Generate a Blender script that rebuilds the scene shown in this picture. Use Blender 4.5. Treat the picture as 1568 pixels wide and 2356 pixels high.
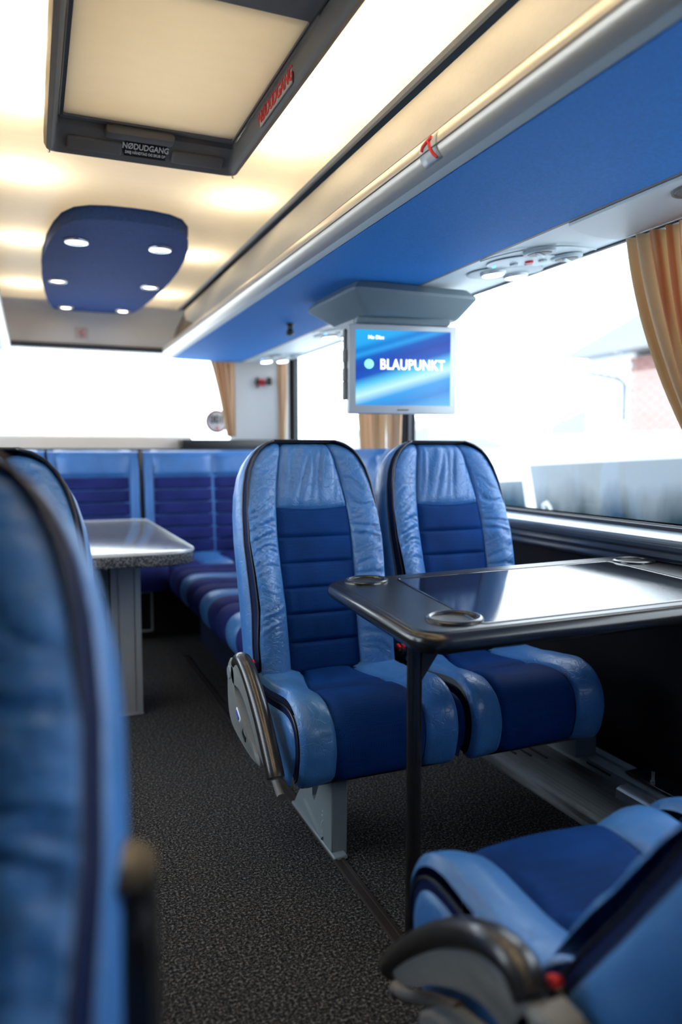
import bpy, bmesh, math, random
from mathutils import Vector, Matrix, noise
random.seed(7)
for o in list(bpy.data.objects): bpy.data.objects.remove(o)
SC = bpy.context.scene
COL = SC.collection
PI = math.pi
R = math.radians

# ------------------------------------------------------------------ camera
YAW, PITCH = R(22.341), R(4.569)
cam_d = bpy.data.cameras.new('camera'); cam = bpy.data.objects.new('camera', cam_d); COL.objects.link(cam)
cam.location = (0, 0, 1.1); cam.rotation_euler = (PI/2 - PITCH, 0, -YAW)
cam_d.sensor_fit = 'VERTICAL'; cam_d.sensor_height = 36.0; cam_d.sensor_width = 24.0
cam_d.lens = 36.0 * 1727.0 / 2356.0
cam_d.clip_start = 0.02; cam_d.clip_end = 300
cam_d.dof.use_dof = True; cam_d.dof.focus_distance = 1.95; cam_d.dof.aperture_fstop = 1.5
SC.camera = cam

# ------------------------------------------------------------------ sky, exposure
SC.view_settings.view_transform = 'Standard'; SC.view_settings.look = 'None'
SC.view_settings.gamma = 1.0; SC.view_settings.exposure = 0.0
SC.view_settings.use_curve_mapping = False
w = bpy.data.worlds.new('overcast'); SC.world = w; w.use_nodes = True
bg = w.node_tree.nodes['Background']
bg.inputs[0].default_value = (0.80, 0.91, 1.0, 1); bg.inputs[1].default_value = 6.5
COVE_W = 8.0          # watts of each lamp above the translucent ceiling
SPOT_E = 14.0         # emission of the small spot lamps

# ------------------------------------------------------------------ materials
def new_mat(name):
    m = bpy.data.materials.new(name); m.use_nodes = True
    nt = m.node_tree; b = nt.nodes['Principled BSDF']
    return m, nt, b
def N(nt, t, **kw):
    n = nt.nodes.new(t)
    for k, v in kw.items():
        if k.startswith('i_'): n.inputs[k[2:].replace('_', ' ')].default_value = v
        else: setattr(n, k, v)
    return n
def coords(nt, scale=(1, 1, 1), rot=(0, 0, 0), out='Object'):
    tc = N(nt, 'ShaderNodeTexCoord'); mp = N(nt, 'ShaderNodeMapping')
    mp.inputs['Scale'].default_value = scale; mp.inputs['Rotation'].default_value = rot
    nt.links.new(tc.outputs[out], mp.inputs[0]); return mp.outputs[0]
def simple(name, c, rough=.5, metal=0.0, bump=0.0, bscale=60, var=0.0, spec=.5, coat=0.0, stretch=(1, 1, 1)):
    m, nt, b = new_mat(name)
    b.inputs['Base Color'].default_value = (*c, 1); b.inputs['Roughness'].default_value = rough
    b.inputs['Metallic'].default_value = metal; b.inputs['Specular IOR Level'].default_value = spec
    b.inputs['Coat Weight'].default_value = coat; b.inputs['Coat Roughness'].default_value = .08
    if bump or var:
        v = coords(nt, stretch)
        n = N(nt, 'ShaderNodeTexNoise', i_Scale=bscale, i_Detail=4.0)
        nt.links.new(v, n.inputs['Vector'])
        if bump:
            bp = N(nt, 'ShaderNodeBump', i_Strength=bump, i_Distance=.002)
            nt.links.new(n.outputs[0], bp.inputs['Height']); nt.links.new(bp.outputs[0], b.inputs['Normal'])
        if var:
            n2 = N(nt, 'ShaderNodeTexNoise', i_Scale=bscale*.25, i_Detail=5.0); nt.links.new(v, n2.inputs['Vector'])
            r = N(nt, 'ShaderNodeValToRGB')
            r.color_ramp.elements[0].position = .3; r.color_ramp.elements[1].position = .7
            r.color_ramp.elements[0].color = (*[x*(1-var) for x in c], 1)
            r.color_ramp.elements[1].color = (*[min(1, x*(1+var)) for x in c], 1)
            nt.links.new(n2.outputs[0], r.inputs[0]); nt.links.new(r.outputs[0], b.inputs['Base Color'])
    return m
def emit(name, c, s):
    m, nt, b = new_mat(name)
    b.inputs['Base Color'].default_value = (*c, 1)
    b.inputs['Emission Color'].default_value = (*c, 1); b.inputs['Emission Strength'].default_value = s
    return m
def leather(name, c, crease=.5):
    m, nt, b = new_mat(name)
    v = coords(nt)
    n1 = N(nt, 'ShaderNodeTexNoise', i_Scale=7.0, i_Detail=5.0, i_Distortion=.6)
    v1 = N(nt, 'ShaderNodeTexVoronoi', feature='DISTANCE_TO_EDGE', i_Scale=38.0)
    n2 = N(nt, 'ShaderNodeTexNoise', i_Scale=420.0, i_Detail=2.0)
    n3 = N(nt, 'ShaderNodeTexNoise', i_Scale=16.0, i_Detail=2.0)
    mx = N(nt, 'ShaderNodeMixRGB', blend_type='LINEAR_LIGHT', i_Fac=.06)
    for n in (n1, n2, n3): nt.links.new(v, n.inputs['Vector'])
    nt.links.new(v, mx.inputs[1]); nt.links.new(n3.outputs['Color'], mx.inputs[2]); nt.links.new(mx.outputs[0], v1.inputs['Vector'])
    r0 = N(nt, 'ShaderNodeMapRange'); r0.inputs[1].default_value = 0; r0.inputs[2].default_value = .06
    nt.links.new(v1.outputs['Distance'], r0.inputs[0])
    a = N(nt, 'ShaderNodeMath', operation='MULTIPLY_ADD'); a.inputs[1].default_value = .35
    nt.links.new(r0.outputs[0], a.inputs[0]); nt.links.new(n1.outputs[0], a.inputs[2])
    a2 = N(nt, 'ShaderNodeMath', operation='MULTIPLY_ADD'); a2.inputs[1].default_value = .12
    nt.links.new(n2.outputs[0], a2.inputs[0]); nt.links.new(a.outputs[0], a2.inputs[2])
    bp = N(nt, 'ShaderNodeBump', i_Strength=crease, i_Distance=.0022)
    nt.links.new(a2.outputs[0], bp.inputs['Height']); nt.links.new(bp.outputs[0], b.inputs['Normal'])
    r = N(nt, 'ShaderNodeValToRGB')
    r.color_ramp.elements[0].position = .35; r.color_ramp.elements[1].position = .7
    r.color_ramp.elements[0].color = (*[x*.85 for x in c], 1); r.color_ramp.elements[1].color = (*[x*1.1 for x in c], 1)
    nt.links.new(n1.outputs[0], r.inputs[0]); nt.links.new(r.outputs[0], b.inputs['Base Color'])
    b.inputs['Roughness'].default_value = .36; b.inputs['Specular IOR Level'].default_value = .55
    return m
def perforated(name, c):
    m, nt, b = new_mat(name)
    v = coords(nt, (210, 210, 210), (0, 0, R(45)))
    vo = N(nt, 'ShaderNodeTexVoronoi', i_Scale=1.0); vo.inputs['Randomness'].default_value = 0.12
    nt.links.new(v, vo.inputs['Vector'])
    r0 = N(nt, 'ShaderNodeMapRange'); r0.inputs[1].default_value = .18; r0.inputs[2].default_value = .34
    nt.links.new(vo.outputs['Distance'], r0.inputs[0])
    n = N(nt, 'ShaderNodeTexNoise', i_Scale=9.0, i_Detail=5.0); nt.links.new(coords(nt), n.inputs['Vector'])
    r = N(nt, 'ShaderNodeValToRGB')
    r.color_ramp.elements[0].position = .3; r.color_ramp.elements[1].position = .75
    r.color_ramp.elements[0].color = (*[x*.8 for x in c], 1); r.color_ramp.elements[1].color = (*[x*1.35 for x in c], 1)
    nt.links.new(n.outputs[0], r.inputs[0])
    mx = N(nt, 'ShaderNodeMixRGB', blend_type='MULTIPLY', i_Fac=.55)
    nt.links.new(r.outputs[0], mx.inputs[1]); nt.links.new(r0.outputs[0], mx.inputs[2]); nt.links.new(mx.outputs[0], b.inputs['Base Color'])
    bp = N(nt, 'ShaderNodeBump', i_Strength=.35, i_Distance=.0012)
    nt.links.new(r0.outputs[0], bp.inputs['Height']); nt.links.new(bp.outputs[0], b.inputs['Normal'])
    b.inputs['Roughness'].default_value = .7; b.inputs['Specular IOR Level'].default_value = .10
    return m
def carpet_mat():
    m, nt, b = new_mat('carpet')
    v = coords(nt)
    n = N(nt, 'ShaderNodeTexNoise', i_Scale=150.0, i_Detail=3.0, i_Roughness=.75); nt.links.new(v, n.inputs['Vector'])
    n2 = N(nt, 'ShaderNodeTexVoronoi', i_Scale=260.0); nt.links.new(v, n2.inputs['Vector'])
    r = N(nt, 'ShaderNodeValToRGB'); cr = r.color_ramp
    cr.elements[0].position = .40; cr.elements[0].color = (.004, .006, .007, 1)
    cr.elements[1].position = .70; cr.elements[1].color = (.26, .24, .23, 1)
    e = cr.elements.new(.52); e.color = (.036, .034, .033, 1)
    nt.links.new(n.outputs[0], r.inputs[0]); nt.links.new(r.outputs[0], b.inputs['Base Color'])
    mm = N(nt, 'ShaderNodeMath', operation='SUBTRACT'); nt.links.new(n.outputs[0], mm.inputs[0]); nt.links.new(n2.outputs[0], mm.inputs[1])
    bp = N(nt, 'ShaderNodeBump', i_Strength=.9, i_Distance=.005)
    nt.links.new(mm.outputs[0], bp.inputs['Height']); nt.links.new(bp.outputs[0], b.inputs['Normal'])
    b.inputs['Roughness'].default_value = .95; b.inputs['Specular IOR Level'].default_value = .15
    return m
def translucent_ceiling():
    m, nt, b = new_mat('ceiling_sheet')
    c = (.80, .69, .54, 1)
    v = coords(nt, (1, 3, 1)); n = N(nt, 'ShaderNodeTexNoise', i_Scale=14.0, i_Detail=6.0); nt.links.new(v, n.inputs['Vector'])
    r = N(nt, 'ShaderNodeValToRGB')
    r.color_ramp.elements[0].color = (.60, .515, .40, 1); r.color_ramp.elements[1].color = (.69, .60, .475, 1)
    nt.links.new(n.outputs[0], r.inputs[0]); nt.links.new(r.outputs[0], b.inputs['Base Color'])
    b.inputs['Roughness'].default_value = .45
    t = N(nt, 'ShaderNodeBsdfTranslucent'); t.inputs[0].default_value = (.95, .88, .74, 1)
    mx = N(nt, 'ShaderNodeMixShader'); mx.inputs[0].default_value = .22
    nt.links.new(b.outputs[0], mx.inputs[1]); nt.links.new(t.outputs[0], mx.inputs[2])
    nt.links.new(mx.outputs[0], nt.nodes['Material Output'].inputs[0])
    return m
def hatch_panel_mat():
    m, nt, b = new_mat('cream_hatch_panel')
    n = N(nt, 'ShaderNodeTexNoise', i_Scale=9.0, i_Detail=6.0); nt.links.new(coords(nt, (1, 3, 1)), n.inputs['Vector'])
    r = N(nt, 'ShaderNodeValToRGB'); r.color_ramp.elements[0].color = (.76, .68, .56, 1); r.color_ramp.elements[1].color = (.84, .77, .66, 1)
    nt.links.new(n.outputs[0], r.inputs[0]); nt.links.new(r.outputs[0], b.inputs['Base Color']); b.inputs['Roughness'].default_value = .5
    t = N(nt, 'ShaderNodeBsdfTranslucent'); t.inputs[0].default_value = (.95, .80, .58, 1)
    mx = N(nt, 'ShaderNodeMixShader'); mx.inputs[0].default_value = .37  # share of daylight let through from above to brighten the panel
    nt.links.new(b.outputs[0], mx.inputs[1]); nt.links.new(t.outputs[0], mx.inputs[2])
    nt.links.new(mx.outputs[0], nt.nodes['Material Output'].inputs[0]); return m
def glass_mat(name, tint=(1, 1, 1), refl=.06):
    m, nt, b = new_mat(name)
    t = N(nt, 'ShaderNodeBsdfTransparent'); t.inputs[0].default_value = (*tint, 1)
    g = N(nt, 'ShaderNodeBsdfGlossy'); g.inputs['Roughness'].default_value = .02
    mx = N(nt, 'ShaderNodeMixShader'); mx.inputs[0].default_value = refl
    nt.links.new(t.outputs[0], mx.inputs[1]); nt.links.new(g.outputs[0], mx.inputs[2])
    nt.links.new(mx.outputs[0], nt.nodes['Material Output'].inputs[0]); return m
def curtain_mat():
    m, nt, b = new_mat('curtain_cloth')
    v = coords(nt, (9, .25, 1), out='UV')
    n = N(nt, 'ShaderNodeTexNoise', i_Scale=1.6, i_Detail=1.5); nt.links.new(v, n.inputs['Vector'])
    r = N(nt, 'ShaderNodeValToRGB'); cr = r.color_ramp; cr.interpolation = 'EASE'
    cr.elements[0].position = .30; cr.elements[0].color = (.52, .36, .20, 1)
    cr.elements[1].position = .70; cr.elements[1].color = (.62, .50, .36, 1)
    for p_, c_ in ((.44, (.64, .50, .32, 1)), (.50, (.56, .26, .12, 1)), (.56, (.68, .56, .40, 1))):
        e = cr.elements.new(p_); e.color = c_
    nt.links.new(n.outputs[0], r.inputs[0]); nt.links.new(r.outputs[0], b.inputs['Base Color'])
    b.inputs['Roughness'].default_value = .55; b.inputs['Sheen Weight'].default_value = .2
    t = N(nt, 'ShaderNodeBsdfTranslucent'); nt.links.new(r.outputs[0], t.inputs[0])
    mx = N(nt, 'ShaderNodeMixShader'); mx.inputs[0].default_value = .48
    nt.links.new(b.outputs[0], mx.inputs[1]); nt.links.new(t.outputs[0], mx.inputs[2])
    nt.links.new(mx.outputs[0], nt.nodes['Material Output'].inputs[0]); return m
def carbon_mat():
    m, nt, b = new_mat('carbon_weave')
    v = coords(nt, (300, 300, 300), (R(45), 0, R(20)))
    ck = N(nt, 'ShaderNodeTexChecker', i_Scale=1.0); nt.links.new(v, ck.inputs['Vector'])
    ck.inputs[1].default_value = (.006, .006, .006, 1); ck.inputs[2].default_value = (.028, .025, .022, 1)
    nt.links.new(ck.outputs[0], b.inputs['Base Color'])
    b.inputs['Roughness'].default_value = .32; b.inputs['Coat Weight'].default_value = .45; b.inputs['Coat Roughness'].default_value = .12
    return m
def screen_mat():
    m, nt, b = new_mat('lit_screen')
    tc = N(nt, 'ShaderNodeTexCoord'); sx = N(nt, 'ShaderNodeSeparateXYZ'); nt.links.new(tc.outputs['UV'], sx.inputs[0])
    # diagonal beams: d = v - .42 u
    d = N(nt, 'ShaderNodeMath', operation='MULTIPLY_ADD'); d.inputs[1].default_value = -.40
    nt.links.new(sx.outputs[0], d.inputs[0]); nt.links.new(sx.outputs[1], d.inputs[2])
    mr = N(nt, 'ShaderNodeMapRange'); mr.inputs[1].default_value = -.4; mr.inputs[2].default_value = 1.0
    nt.links.new(d.outputs[0], mr.inputs[0])
    r = N(nt, 'ShaderNodeValToRGB'); cr = r.color_ramp
    cr.elements[0].position = 0; cr.elements[0].color = (.10, .50, .85, 1)
    cr.elements[1].position = 1; cr.elements[1].color = (.02, .45, .90, 1)
    for p_, c_ in ((.16, (.02, .25, .72, 1)), (.27, (.03, .35, .85, 1)), (.36, (.55, .92, 1, 1)), (.45, (.10, .60, .95, 1)), (.53, (.0, .09, .55, 1)),
                   (.62, (.005, .06, .45, 1)), (.70, (.0, .10, .55, 1)), (.745, (.02, .35, .85, 1)), (.79, (.0, .20, .68, 1)), (.85, (.02, .40, .90, 1))):
        e = cr.elements.new(p_); e.color = c_
    nt.links.new(mr.outputs[0], r.inputs[0])
    b.inputs['Base Color'].default_value = (.01, .01, .01, 1); b.inputs['Roughness'].default_value = .2
    nt.links.new(r.outputs[0], b.inputs['Emission Color']); b.inputs['Emission Strength'].default_value = 1.05
    return m
def granite_mat():
    m, nt, b = new_mat('speckled_laminate')
    n = N(nt, 'ShaderNodeTexNoise', i_Scale=160.0, i_Detail=3.0); nt.links.new(coords(nt), n.inputs['Vector'])
    r = N(nt, 'ShaderNodeValToRGB'); r.color_ramp.elements[0].position = .42; r.color_ramp.elements[1].position = .66
    r.color_ramp.elements[0].color = (.04, .043, .045, 1); r.color_ramp.elements[1].color = (.22, .23, .24, 1)
    nt.links.new(n.outputs[0], r.inputs[0]); nt.links.new(r.outputs[0], b.inputs['Base Color'])
    b.inputs['Roughness'].default_value = .16; return m
def painted_reflection_mat():  # pale top, dark foot: reflected sky and trees painted as a noisy ramp
    m, nt, b = new_mat('van_glass_painted_reflection')
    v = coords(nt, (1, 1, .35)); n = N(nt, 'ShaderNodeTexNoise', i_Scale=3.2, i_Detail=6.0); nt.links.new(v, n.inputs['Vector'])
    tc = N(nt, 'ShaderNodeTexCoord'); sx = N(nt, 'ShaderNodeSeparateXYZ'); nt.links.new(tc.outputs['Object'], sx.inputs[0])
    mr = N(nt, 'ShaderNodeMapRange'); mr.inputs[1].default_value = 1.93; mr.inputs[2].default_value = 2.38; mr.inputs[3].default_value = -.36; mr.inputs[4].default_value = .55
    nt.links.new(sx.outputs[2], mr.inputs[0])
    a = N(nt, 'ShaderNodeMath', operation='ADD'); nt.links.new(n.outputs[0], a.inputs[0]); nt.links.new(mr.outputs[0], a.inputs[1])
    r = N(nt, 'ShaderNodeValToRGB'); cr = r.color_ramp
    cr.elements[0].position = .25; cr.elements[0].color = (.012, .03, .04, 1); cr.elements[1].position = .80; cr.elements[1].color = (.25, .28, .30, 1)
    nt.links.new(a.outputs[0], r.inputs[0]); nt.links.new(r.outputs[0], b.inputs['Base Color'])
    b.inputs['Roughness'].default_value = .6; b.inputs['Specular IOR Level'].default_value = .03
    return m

LEA = leather('blue_leather', (.048, .180, .47))
LEA_D = leather('blue_leather_crumpled', (.048, .180, .47), .75)
FAB = perforated('dark_blue_perforated', (.0016, .030, .145))
FAB_P = perforated('violet_blue_fabric', (.016, .024, .13))
GUS = simple('navy_gusset', (.004, .012, .06), .7, bump=.3, bscale=300, spec=.12)
PIP = simple('dark_piping', (.006, .008, .02), .4)
GREY = simple('grey_plastic', (.19, .195, .19), .5, bump=.15, bscale=500, var=.06)
GREYM = simple('pale_grey_painted_metal', (.20, .235, .25), .38, bump=.05, bscale=200)
DGREY = simple('taupe_hatch_plastic', (.17, .155, .14), .55, bump=.35, bscale=700)
BLACK = simple('black_plastic', (.008, .008, .009), .4)
BLACKG = simple('black_gloss_edge', (.012, .012, .013), .26, bump=.06, bscale=260, coat=.25)
TBLK = simple('black_grained_top', (.010, .010, .011), .30, bump=.10, bscale=500)
TINS = simple('black_grained_inset', (.012, .013, .014), .045, bump=.035, bscale=340)
TRENCH = simple('near_black_panel', (.004, .004, .006), .7, spec=.2)
ALU = simple('satin_aluminium', (.66, .61, .53), .32, metal=.45, bump=.04, bscale=300, stretch=(1, .02, 1))
STEEL = simple('brushed_steel', (.12, .13, .135), .36, metal=.9, bump=.25, bscale=120, var=.2, stretch=(6, .05, 1))
ALUW = simple('column_aluminium', (.40, .42, .43), .4, metal=.4)
BEIGE = simple('cream_rack_panel', (.33, .328, .315), .5, bump=.15, bscale=300, var=.04)
BLUE = simple('blue_rack_cloth', (.034, .24, .68), .7, bump=.5, bscale=500, var=.10, spec=.25)
BLUED = simple('blue_lamp_panel_cloth', (.030, .075, .26), .75, bump=.5, bscale=400, var=.18, spec=.2)
WHITE = simple('pale_blue_white_plastic', (.66, .75, .79), .45, bump=.08, bscale=500)
WGREY = simple('grey_white_plastic', (.45, .53, .57), .45)
TVG = simple('slate_grey_plastic', (.13, .18, .21), .45, bump=.2, bscale=500)
SILV = simple('silver_bezel', (.50, .54, .57), .35, metal=.2)
CREAM = simple('cream_wall_plastic', (.66, .58, .50), .5)
PILLAR = simple('grey_white_pillar', (.50, .52, .54), .6)
BROWN = simple('brown_infill', (.10, .075, .05), .6)
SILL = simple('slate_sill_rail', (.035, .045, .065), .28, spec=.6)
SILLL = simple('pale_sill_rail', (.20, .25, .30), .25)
RUBBER = simple('window_rubber', (.03, .035, .045), .5)
CARPET = carpet_mat()
CEIL = translucent_ceiling()
GLASS = glass_mat('window_glass')
HPANEL = hatch_panel_mat()
CURT = curtain_mat()
CARB = carbon_mat()
SCREEN = screen_mat()
GRAN = granite_mat()
VGLASS = painted_reflection_mat()
RED = simple('red_plastic', (.65, .02, .025), .4)
REDP = simple('red_print', (.75, .025, .03), .6)
WPRINT = simple('white_print', (.80, .80, .78), .6)
WTEXT = emit('lit_white_lettering', (1, 1, 1), 1.0)
CYANT = emit('lit_cyan_disc', (.25, .85, .9), 1.0)
BPRINT = simple('blue_print', (.03, .09, .45), .6)
KPRINT = simple('black_print', (.004, .004, .004), .6)
PALEPINK = simple('pale_pink_sticker', (.62, .50, .47), .6)
TAPE = simple('clear_tape', (.55, .58, .60), .3)
LAMPW = emit('warm_lamp', (1, .82, .62), SPOT_E)
LAMPC = emit('cool_lamp', (.95, .98, 1), 9.0)
LEDB = emit('blue_led', (.1, .45, 1), 3.0)
CHROME = simple('chrome', (.7, .7, .7), .15, metal=1)
VANW = simple('white_paint', (.75, .77, .78), .3)
ASPH = simple('pale_bounce_ground', (.58, .60, .62), .8, bump=.3, bscale=8)  # ground paled to bounce daylight up onto racks and ceiling
BRICK = simple('red_brick', (.235, .112, .088), .85, var=.25, bscale=4)
MORT = simple('pale_mortar', (.22, .19, .18), .9)
ROOFM = simple('grey_roof', (.21, .22, .23), .7)
RENDER = simple('white_render', (.72, .73, .73), .8)
PIPEM = simple('zinc_pipe', (.12, .13, .145), .5)
HDRL = simple('header_panel', (.74, .68, .62), .5)

# ------------------------------------------------------------------ mesh helpers
class MB:
    def __init__(s): s.v = []; s.f = []; s.uv = None
    def add(s, vs, fs):
        o = len(s.v); s.v += [tuple(v) for v in vs]; s.f += [tuple(i+o for i in f) for f in fs]; return s
    def box(s, c, d, bev=0.0, seg=2, rot=None):
        bm = bmesh.new(); bmesh.ops.create_cube(bm, size=1)
        for v in bm.verts: v.co = Vector((v.co.x*d[0], v.co.y*d[1], v.co.z*d[2]))
        if bev: bmesh.ops.bevel(bm, geom=bm.edges[:], offset=bev, segments=seg, profile=.5, affect='EDGES')
        M = Matrix.Translation(c)
        if rot: M = M @ rot
        bm.verts.ensure_lookup_table()
        vs = [M @ v.co for v in bm.verts]; fs = [[v.index for v in f.verts] for f in bm.faces]
        bm.free(); return s.add(vs, fs)
    def rings(s, rings, closed=True, cap0=True, cap1=True):
        n = len(rings[0]); vs = [p for r in rings for p in r]; fs = []
        for i in range(len(rings)-1):
            for j in range(n if closed else n-1):
                a = i*n+j; b = i*n+(j+1) % n; fs.append((a, b, b+n, a+n))
        if cap0: fs.append(tuple(range(n-1, -1, -1)))
        if cap1: fs.append(tuple(range((len(rings)-1)*n, len(rings)*n)))
        return s.add(vs, fs)
    def tube(s, pts, rad, seg=10, up=None, sx=1.0, sy=1.0, caps=True):
        pts = [Vector(p) for p in pts]; rr = rad if isinstance(rad, (list, tuple)) else [rad]*len(pts)
        rings = []; u = Vector(up) if up else None
        for i, p in enumerate(pts):
            t = (pts[min(i+1, len(pts)-1)] - pts[max(i-1, 0)]).normalized()
            if u is None or abs(u.dot(t)) > .98: u = Vector((0, 0, 1)) if abs(t.z) < .9 else Vector((1, 0, 0))
            a = t.cross(u).normalized(); b = a.cross(t).normalized(); 
            if not up: u = b
            rings.append([p + a*math.cos(2*PI*k/seg)*rr[i]*sx + b*math.sin(2*PI*k/seg)*rr[i]*sy for k in range(seg)])
        return s.rings(rings, True, caps, caps)
    def lathe(s, prof, c, seg=24, M=None, cap0=False, cap1=False):
        rings = []
        for r, z in prof:
            ring = [Vector((r*math.cos(2*PI*k/seg), r*math.sin(2*PI*k/seg), z)) for k in range(seg)]
            if M: ring = [M @ p for p in ring]
            rings.append([p+Vector(c) for p in ring])
        return s.rings(rings, True, cap0, cap1)
    def grid(s, fn, nu, nv, uv=False):
        vs = [fn(i/nu, j/nv) for j in range(nv+1) for i in range(nu+1)]
        fs = [(j*(nu+1)+i, j*(nu+1)+i+1, (j+1)*(nu+1)+i+1, (j+1)*(nu+1)+i) for j in range(nv) for i in range(nu)]
        if uv: s.uv = [(i/nu, j/nv) for j in range(nv+1) for i in range(nu+1)]
        return s.add(vs, fs)
    def prism_y(s, prof, y0, y1):       # closed (x,z) outline extruded along y
        return s.rings([[(x, y0, z) for x, z in prof], [(x, y1, z) for x, z in prof]])
    def prism_z(s, prof, z0, z1, bev=0.0):
        if not bev: return s.rings([[(x, y, z0) for x, y in prof], [(x, y, z1) for x, y in prof]])
        def inset(d):
            n = len(prof); out = []
            for i in range(n):
                p = Vector(prof[i]); a = (p-Vector(prof[i-1])).normalized(); b = (Vector(prof[(i+1) % n])-p).normalized()
                nrm = (Vector((-a.y, a.x))+Vector((-b.y, b.x))).normalized(); out.append(p+nrm*d)
            return out
        rs = []
        for d, z in ((bev, z0), (bev*.3, z0+bev*.3), (0, z0+bev), (0, z1-bev), (bev*.3, z1-bev*.3), (bev, z1)):
            rs.append([(p[0], p[1], z) for p in inset(d)])
        return s.rings(rs)
    def build(s, name, mat, parent=None, smooth=40, solid=0.0, off=0.0):
        me = bpy.data.meshes.new(name); me.from_pydata(s.v, [], s.f)
        bm = bmesh.new(); bm.from_mesh(me)
        if not s.uv: bmesh.ops.remove_doubles(bm, verts=bm.verts, dist=1e-6)
        bmesh.ops.recalc_face_normals(bm, faces=bm.faces); bm.to_mesh(me); bm.free()
        if s.uv:
            uvl = me.uv_layers.new(name='UVMap')
            for l in me.loops: uvl.data[l.index].uv = s.uv[l.vertex_index]
        me.materials.append(mat)
        if smooth:
            me.polygons.foreach_set('use_smooth', [True]*len(me.polygons)); me.set_sharp_from_angle(angle=R(smooth))
        me.update()
        o = bpy.data.objects.new(name, me); COL.objects.link(o)
        if parent: o.parent = parent
        if solid:
            md = o.modifiers.new('thickness', 'SOLIDIFY'); md.thickness = solid; md.offset = off
        return o
def tag(o, label=None, cat=None, group=None, kind=None):
    if label: o['label'] = label
    if cat: o['category'] = cat
    if group: o['group'] = group
    if kind: o['kind'] = kind
    return o
def empty(name, loc=(0, 0, 0), label=None, cat=None, group=None, rot=(0, 0, 0)):
    o = bpy.data.objects.new(name, None); COL.objects.link(o); o.location = loc; o.rotation_euler = rot
    o.empty_display_size = .05
    return tag(o, label, cat, group)
def struct(name, mb, mat, parent=None, **k):
    o = mb.build(name, mat, parent, **k)
    if not parent: o['kind'] = 'structure'
    return o
def copy_tree(o, parent=None):
    c = o.copy(); COL.objects.link(c)
    if parent: c.parent = parent
    for ch in list(o.children): copy_tree(ch, c)
    return c
def text_mesh(name, body, size, mat, parent, M, ext=.0006, align='CENTER', bold=0.0, spacing=1.0, xs=1.0):
    cu = bpy.data.curves.new(name, 'FONT'); cu.body = body; cu.size = size; cu.align_x = align; cu.align_y = 'CENTER'
    cu.extrude = ext; cu.offset = bold; cu.space_character = spacing; cu.resolution_u = 3
    t = bpy.data.objects.new(name+'_tmp', cu); COL.objects.link(t)
    dg = bpy.context.evaluated_depsgraph_get(); dg.update()
    me = bpy.data.meshes.new_from_object(t.evaluated_get(dg)); bpy.data.objects.remove(t)
    me.transform(M @ Matrix.Diagonal((xs, 1, 1, 1)))
    me.materials.clear(); me.materials.append(mat); me.name = name
    if M.determinant() < 0: me.flip_normals()
    o = bpy.data.objects.new(name, me); COL.objects.link(o)
    if parent: o.parent = parent
    return o
def frame3(origin, xa, ya):
    xa = Vector(xa).normalized(); ya = Vector(ya); ya = (ya - xa*ya.dot(xa)).normalized(); za = xa.cross(ya)
    return Matrix(((xa.x, ya.x, za.x, origin[0]), (xa.y, ya.y, za.y, origin[1]), (xa.z, ya.z, za.z, origin[2]), (0, 0, 0, 1)))
def lerp_t(tab, x):
    if x <= tab[0][0]: return tab[0][1]
    for (a, va), (b, vb) in zip(tab, tab[1:]):
        if x <= b:
            t = (x-a)/(b-a); return va+(vb-va)*t
    return tab[-1][1]
def catmull(pts, n=8):
    P = [Vector(p) for p in pts]; out = []
    for i in range(len(P)-1):
        p0, p1, p2, p3 = P[max(i-1, 0)], P[i], P[i+1], P[min(i+2, len(P)-1)]
        for k in range(n):
            t = k/n
            out.append(.5*((2*p1)+(p2-p0)*t+(2*p0-5*p1+4*p2-p3)*t*t+(3*p1-p0-3*p2+p3)*t**3))
    return out+[P[-1]]
def rrect(x0, y0, x1, y1, r, n=6):
    out = []
    rs = r if isinstance(r, (list, tuple)) else [r]*4
    for (cx, cy, a0, rr) in ((x1-rs[0], y0+rs[0], -90, rs[0]), (x1-rs[1], y1-rs[1], 0, rs[1]), (x0+rs[2], y1-rs[2], 90, rs[2]), (x0+rs[3], y0+rs[3], 180, rs[3])):
        for k in range(n+1):
            a = R(a0+90*k/n); out.append((cx+rr*math.cos(a), cy+rr*math.sin(a)))
    return out

# ------------------------------------------------------------------ dimensions (metres; aisle runs along +y, camera over the origin)
XR, XL = 1.75, -1.022            # inner faces of the side walls
YR, YF = 5.35, -1.6            # rear and front
ZC = 2.05                      # ceiling sheet
MX = .728                       # mirror: x -> MX - x

# ------------------------------------------------------------------ setting: floor, walls, roof
fl = MB().box(((XR+XL)/2, (YR+YF)/2, -.03), (XR-XL+.1, YR-YF+.1, .06)); struct('floor', fl, CARPET)
def side_wall(name, x, sgn, posts):
    mb = MB(); xo = x+sgn*.035
    mb.box((xo, (YR+YF)/2, .375), (.07, YR-YF, .87))                       # panel below the windows
    mb.box((xo, (YR+YF)/2, 2.0), (.07, YR-YF, .42))                       # band above the windows
    for y0, y1 in posts: mb.box((xo, (y0+y1)/2, 1.3), (.07, y1-y0, 1.05))
    return struct(name, mb, TRENCH)
side_wall('wall_right', XR, 1, ((YF, -1.45), (1.20, 1.30), (3.43, 3.50), (5.24, YR)))
side_wall('wall_left', XL, -1, ((YF, 1.30), (3.43, 3.50), (5.05, YR)))  # unseen front stretch closed instead of glazed, to cut light from the left
struct('wall_front_blocker', MB().box(((XR+XL)/2, YF-.03, 1.12), (XR-XL, .06, 2.26)), simple('grey_light_blocker', (.22, .23, .25), .7))  # unseen; closed in place of a windscreen to keep front light out
roof = MB()
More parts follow.
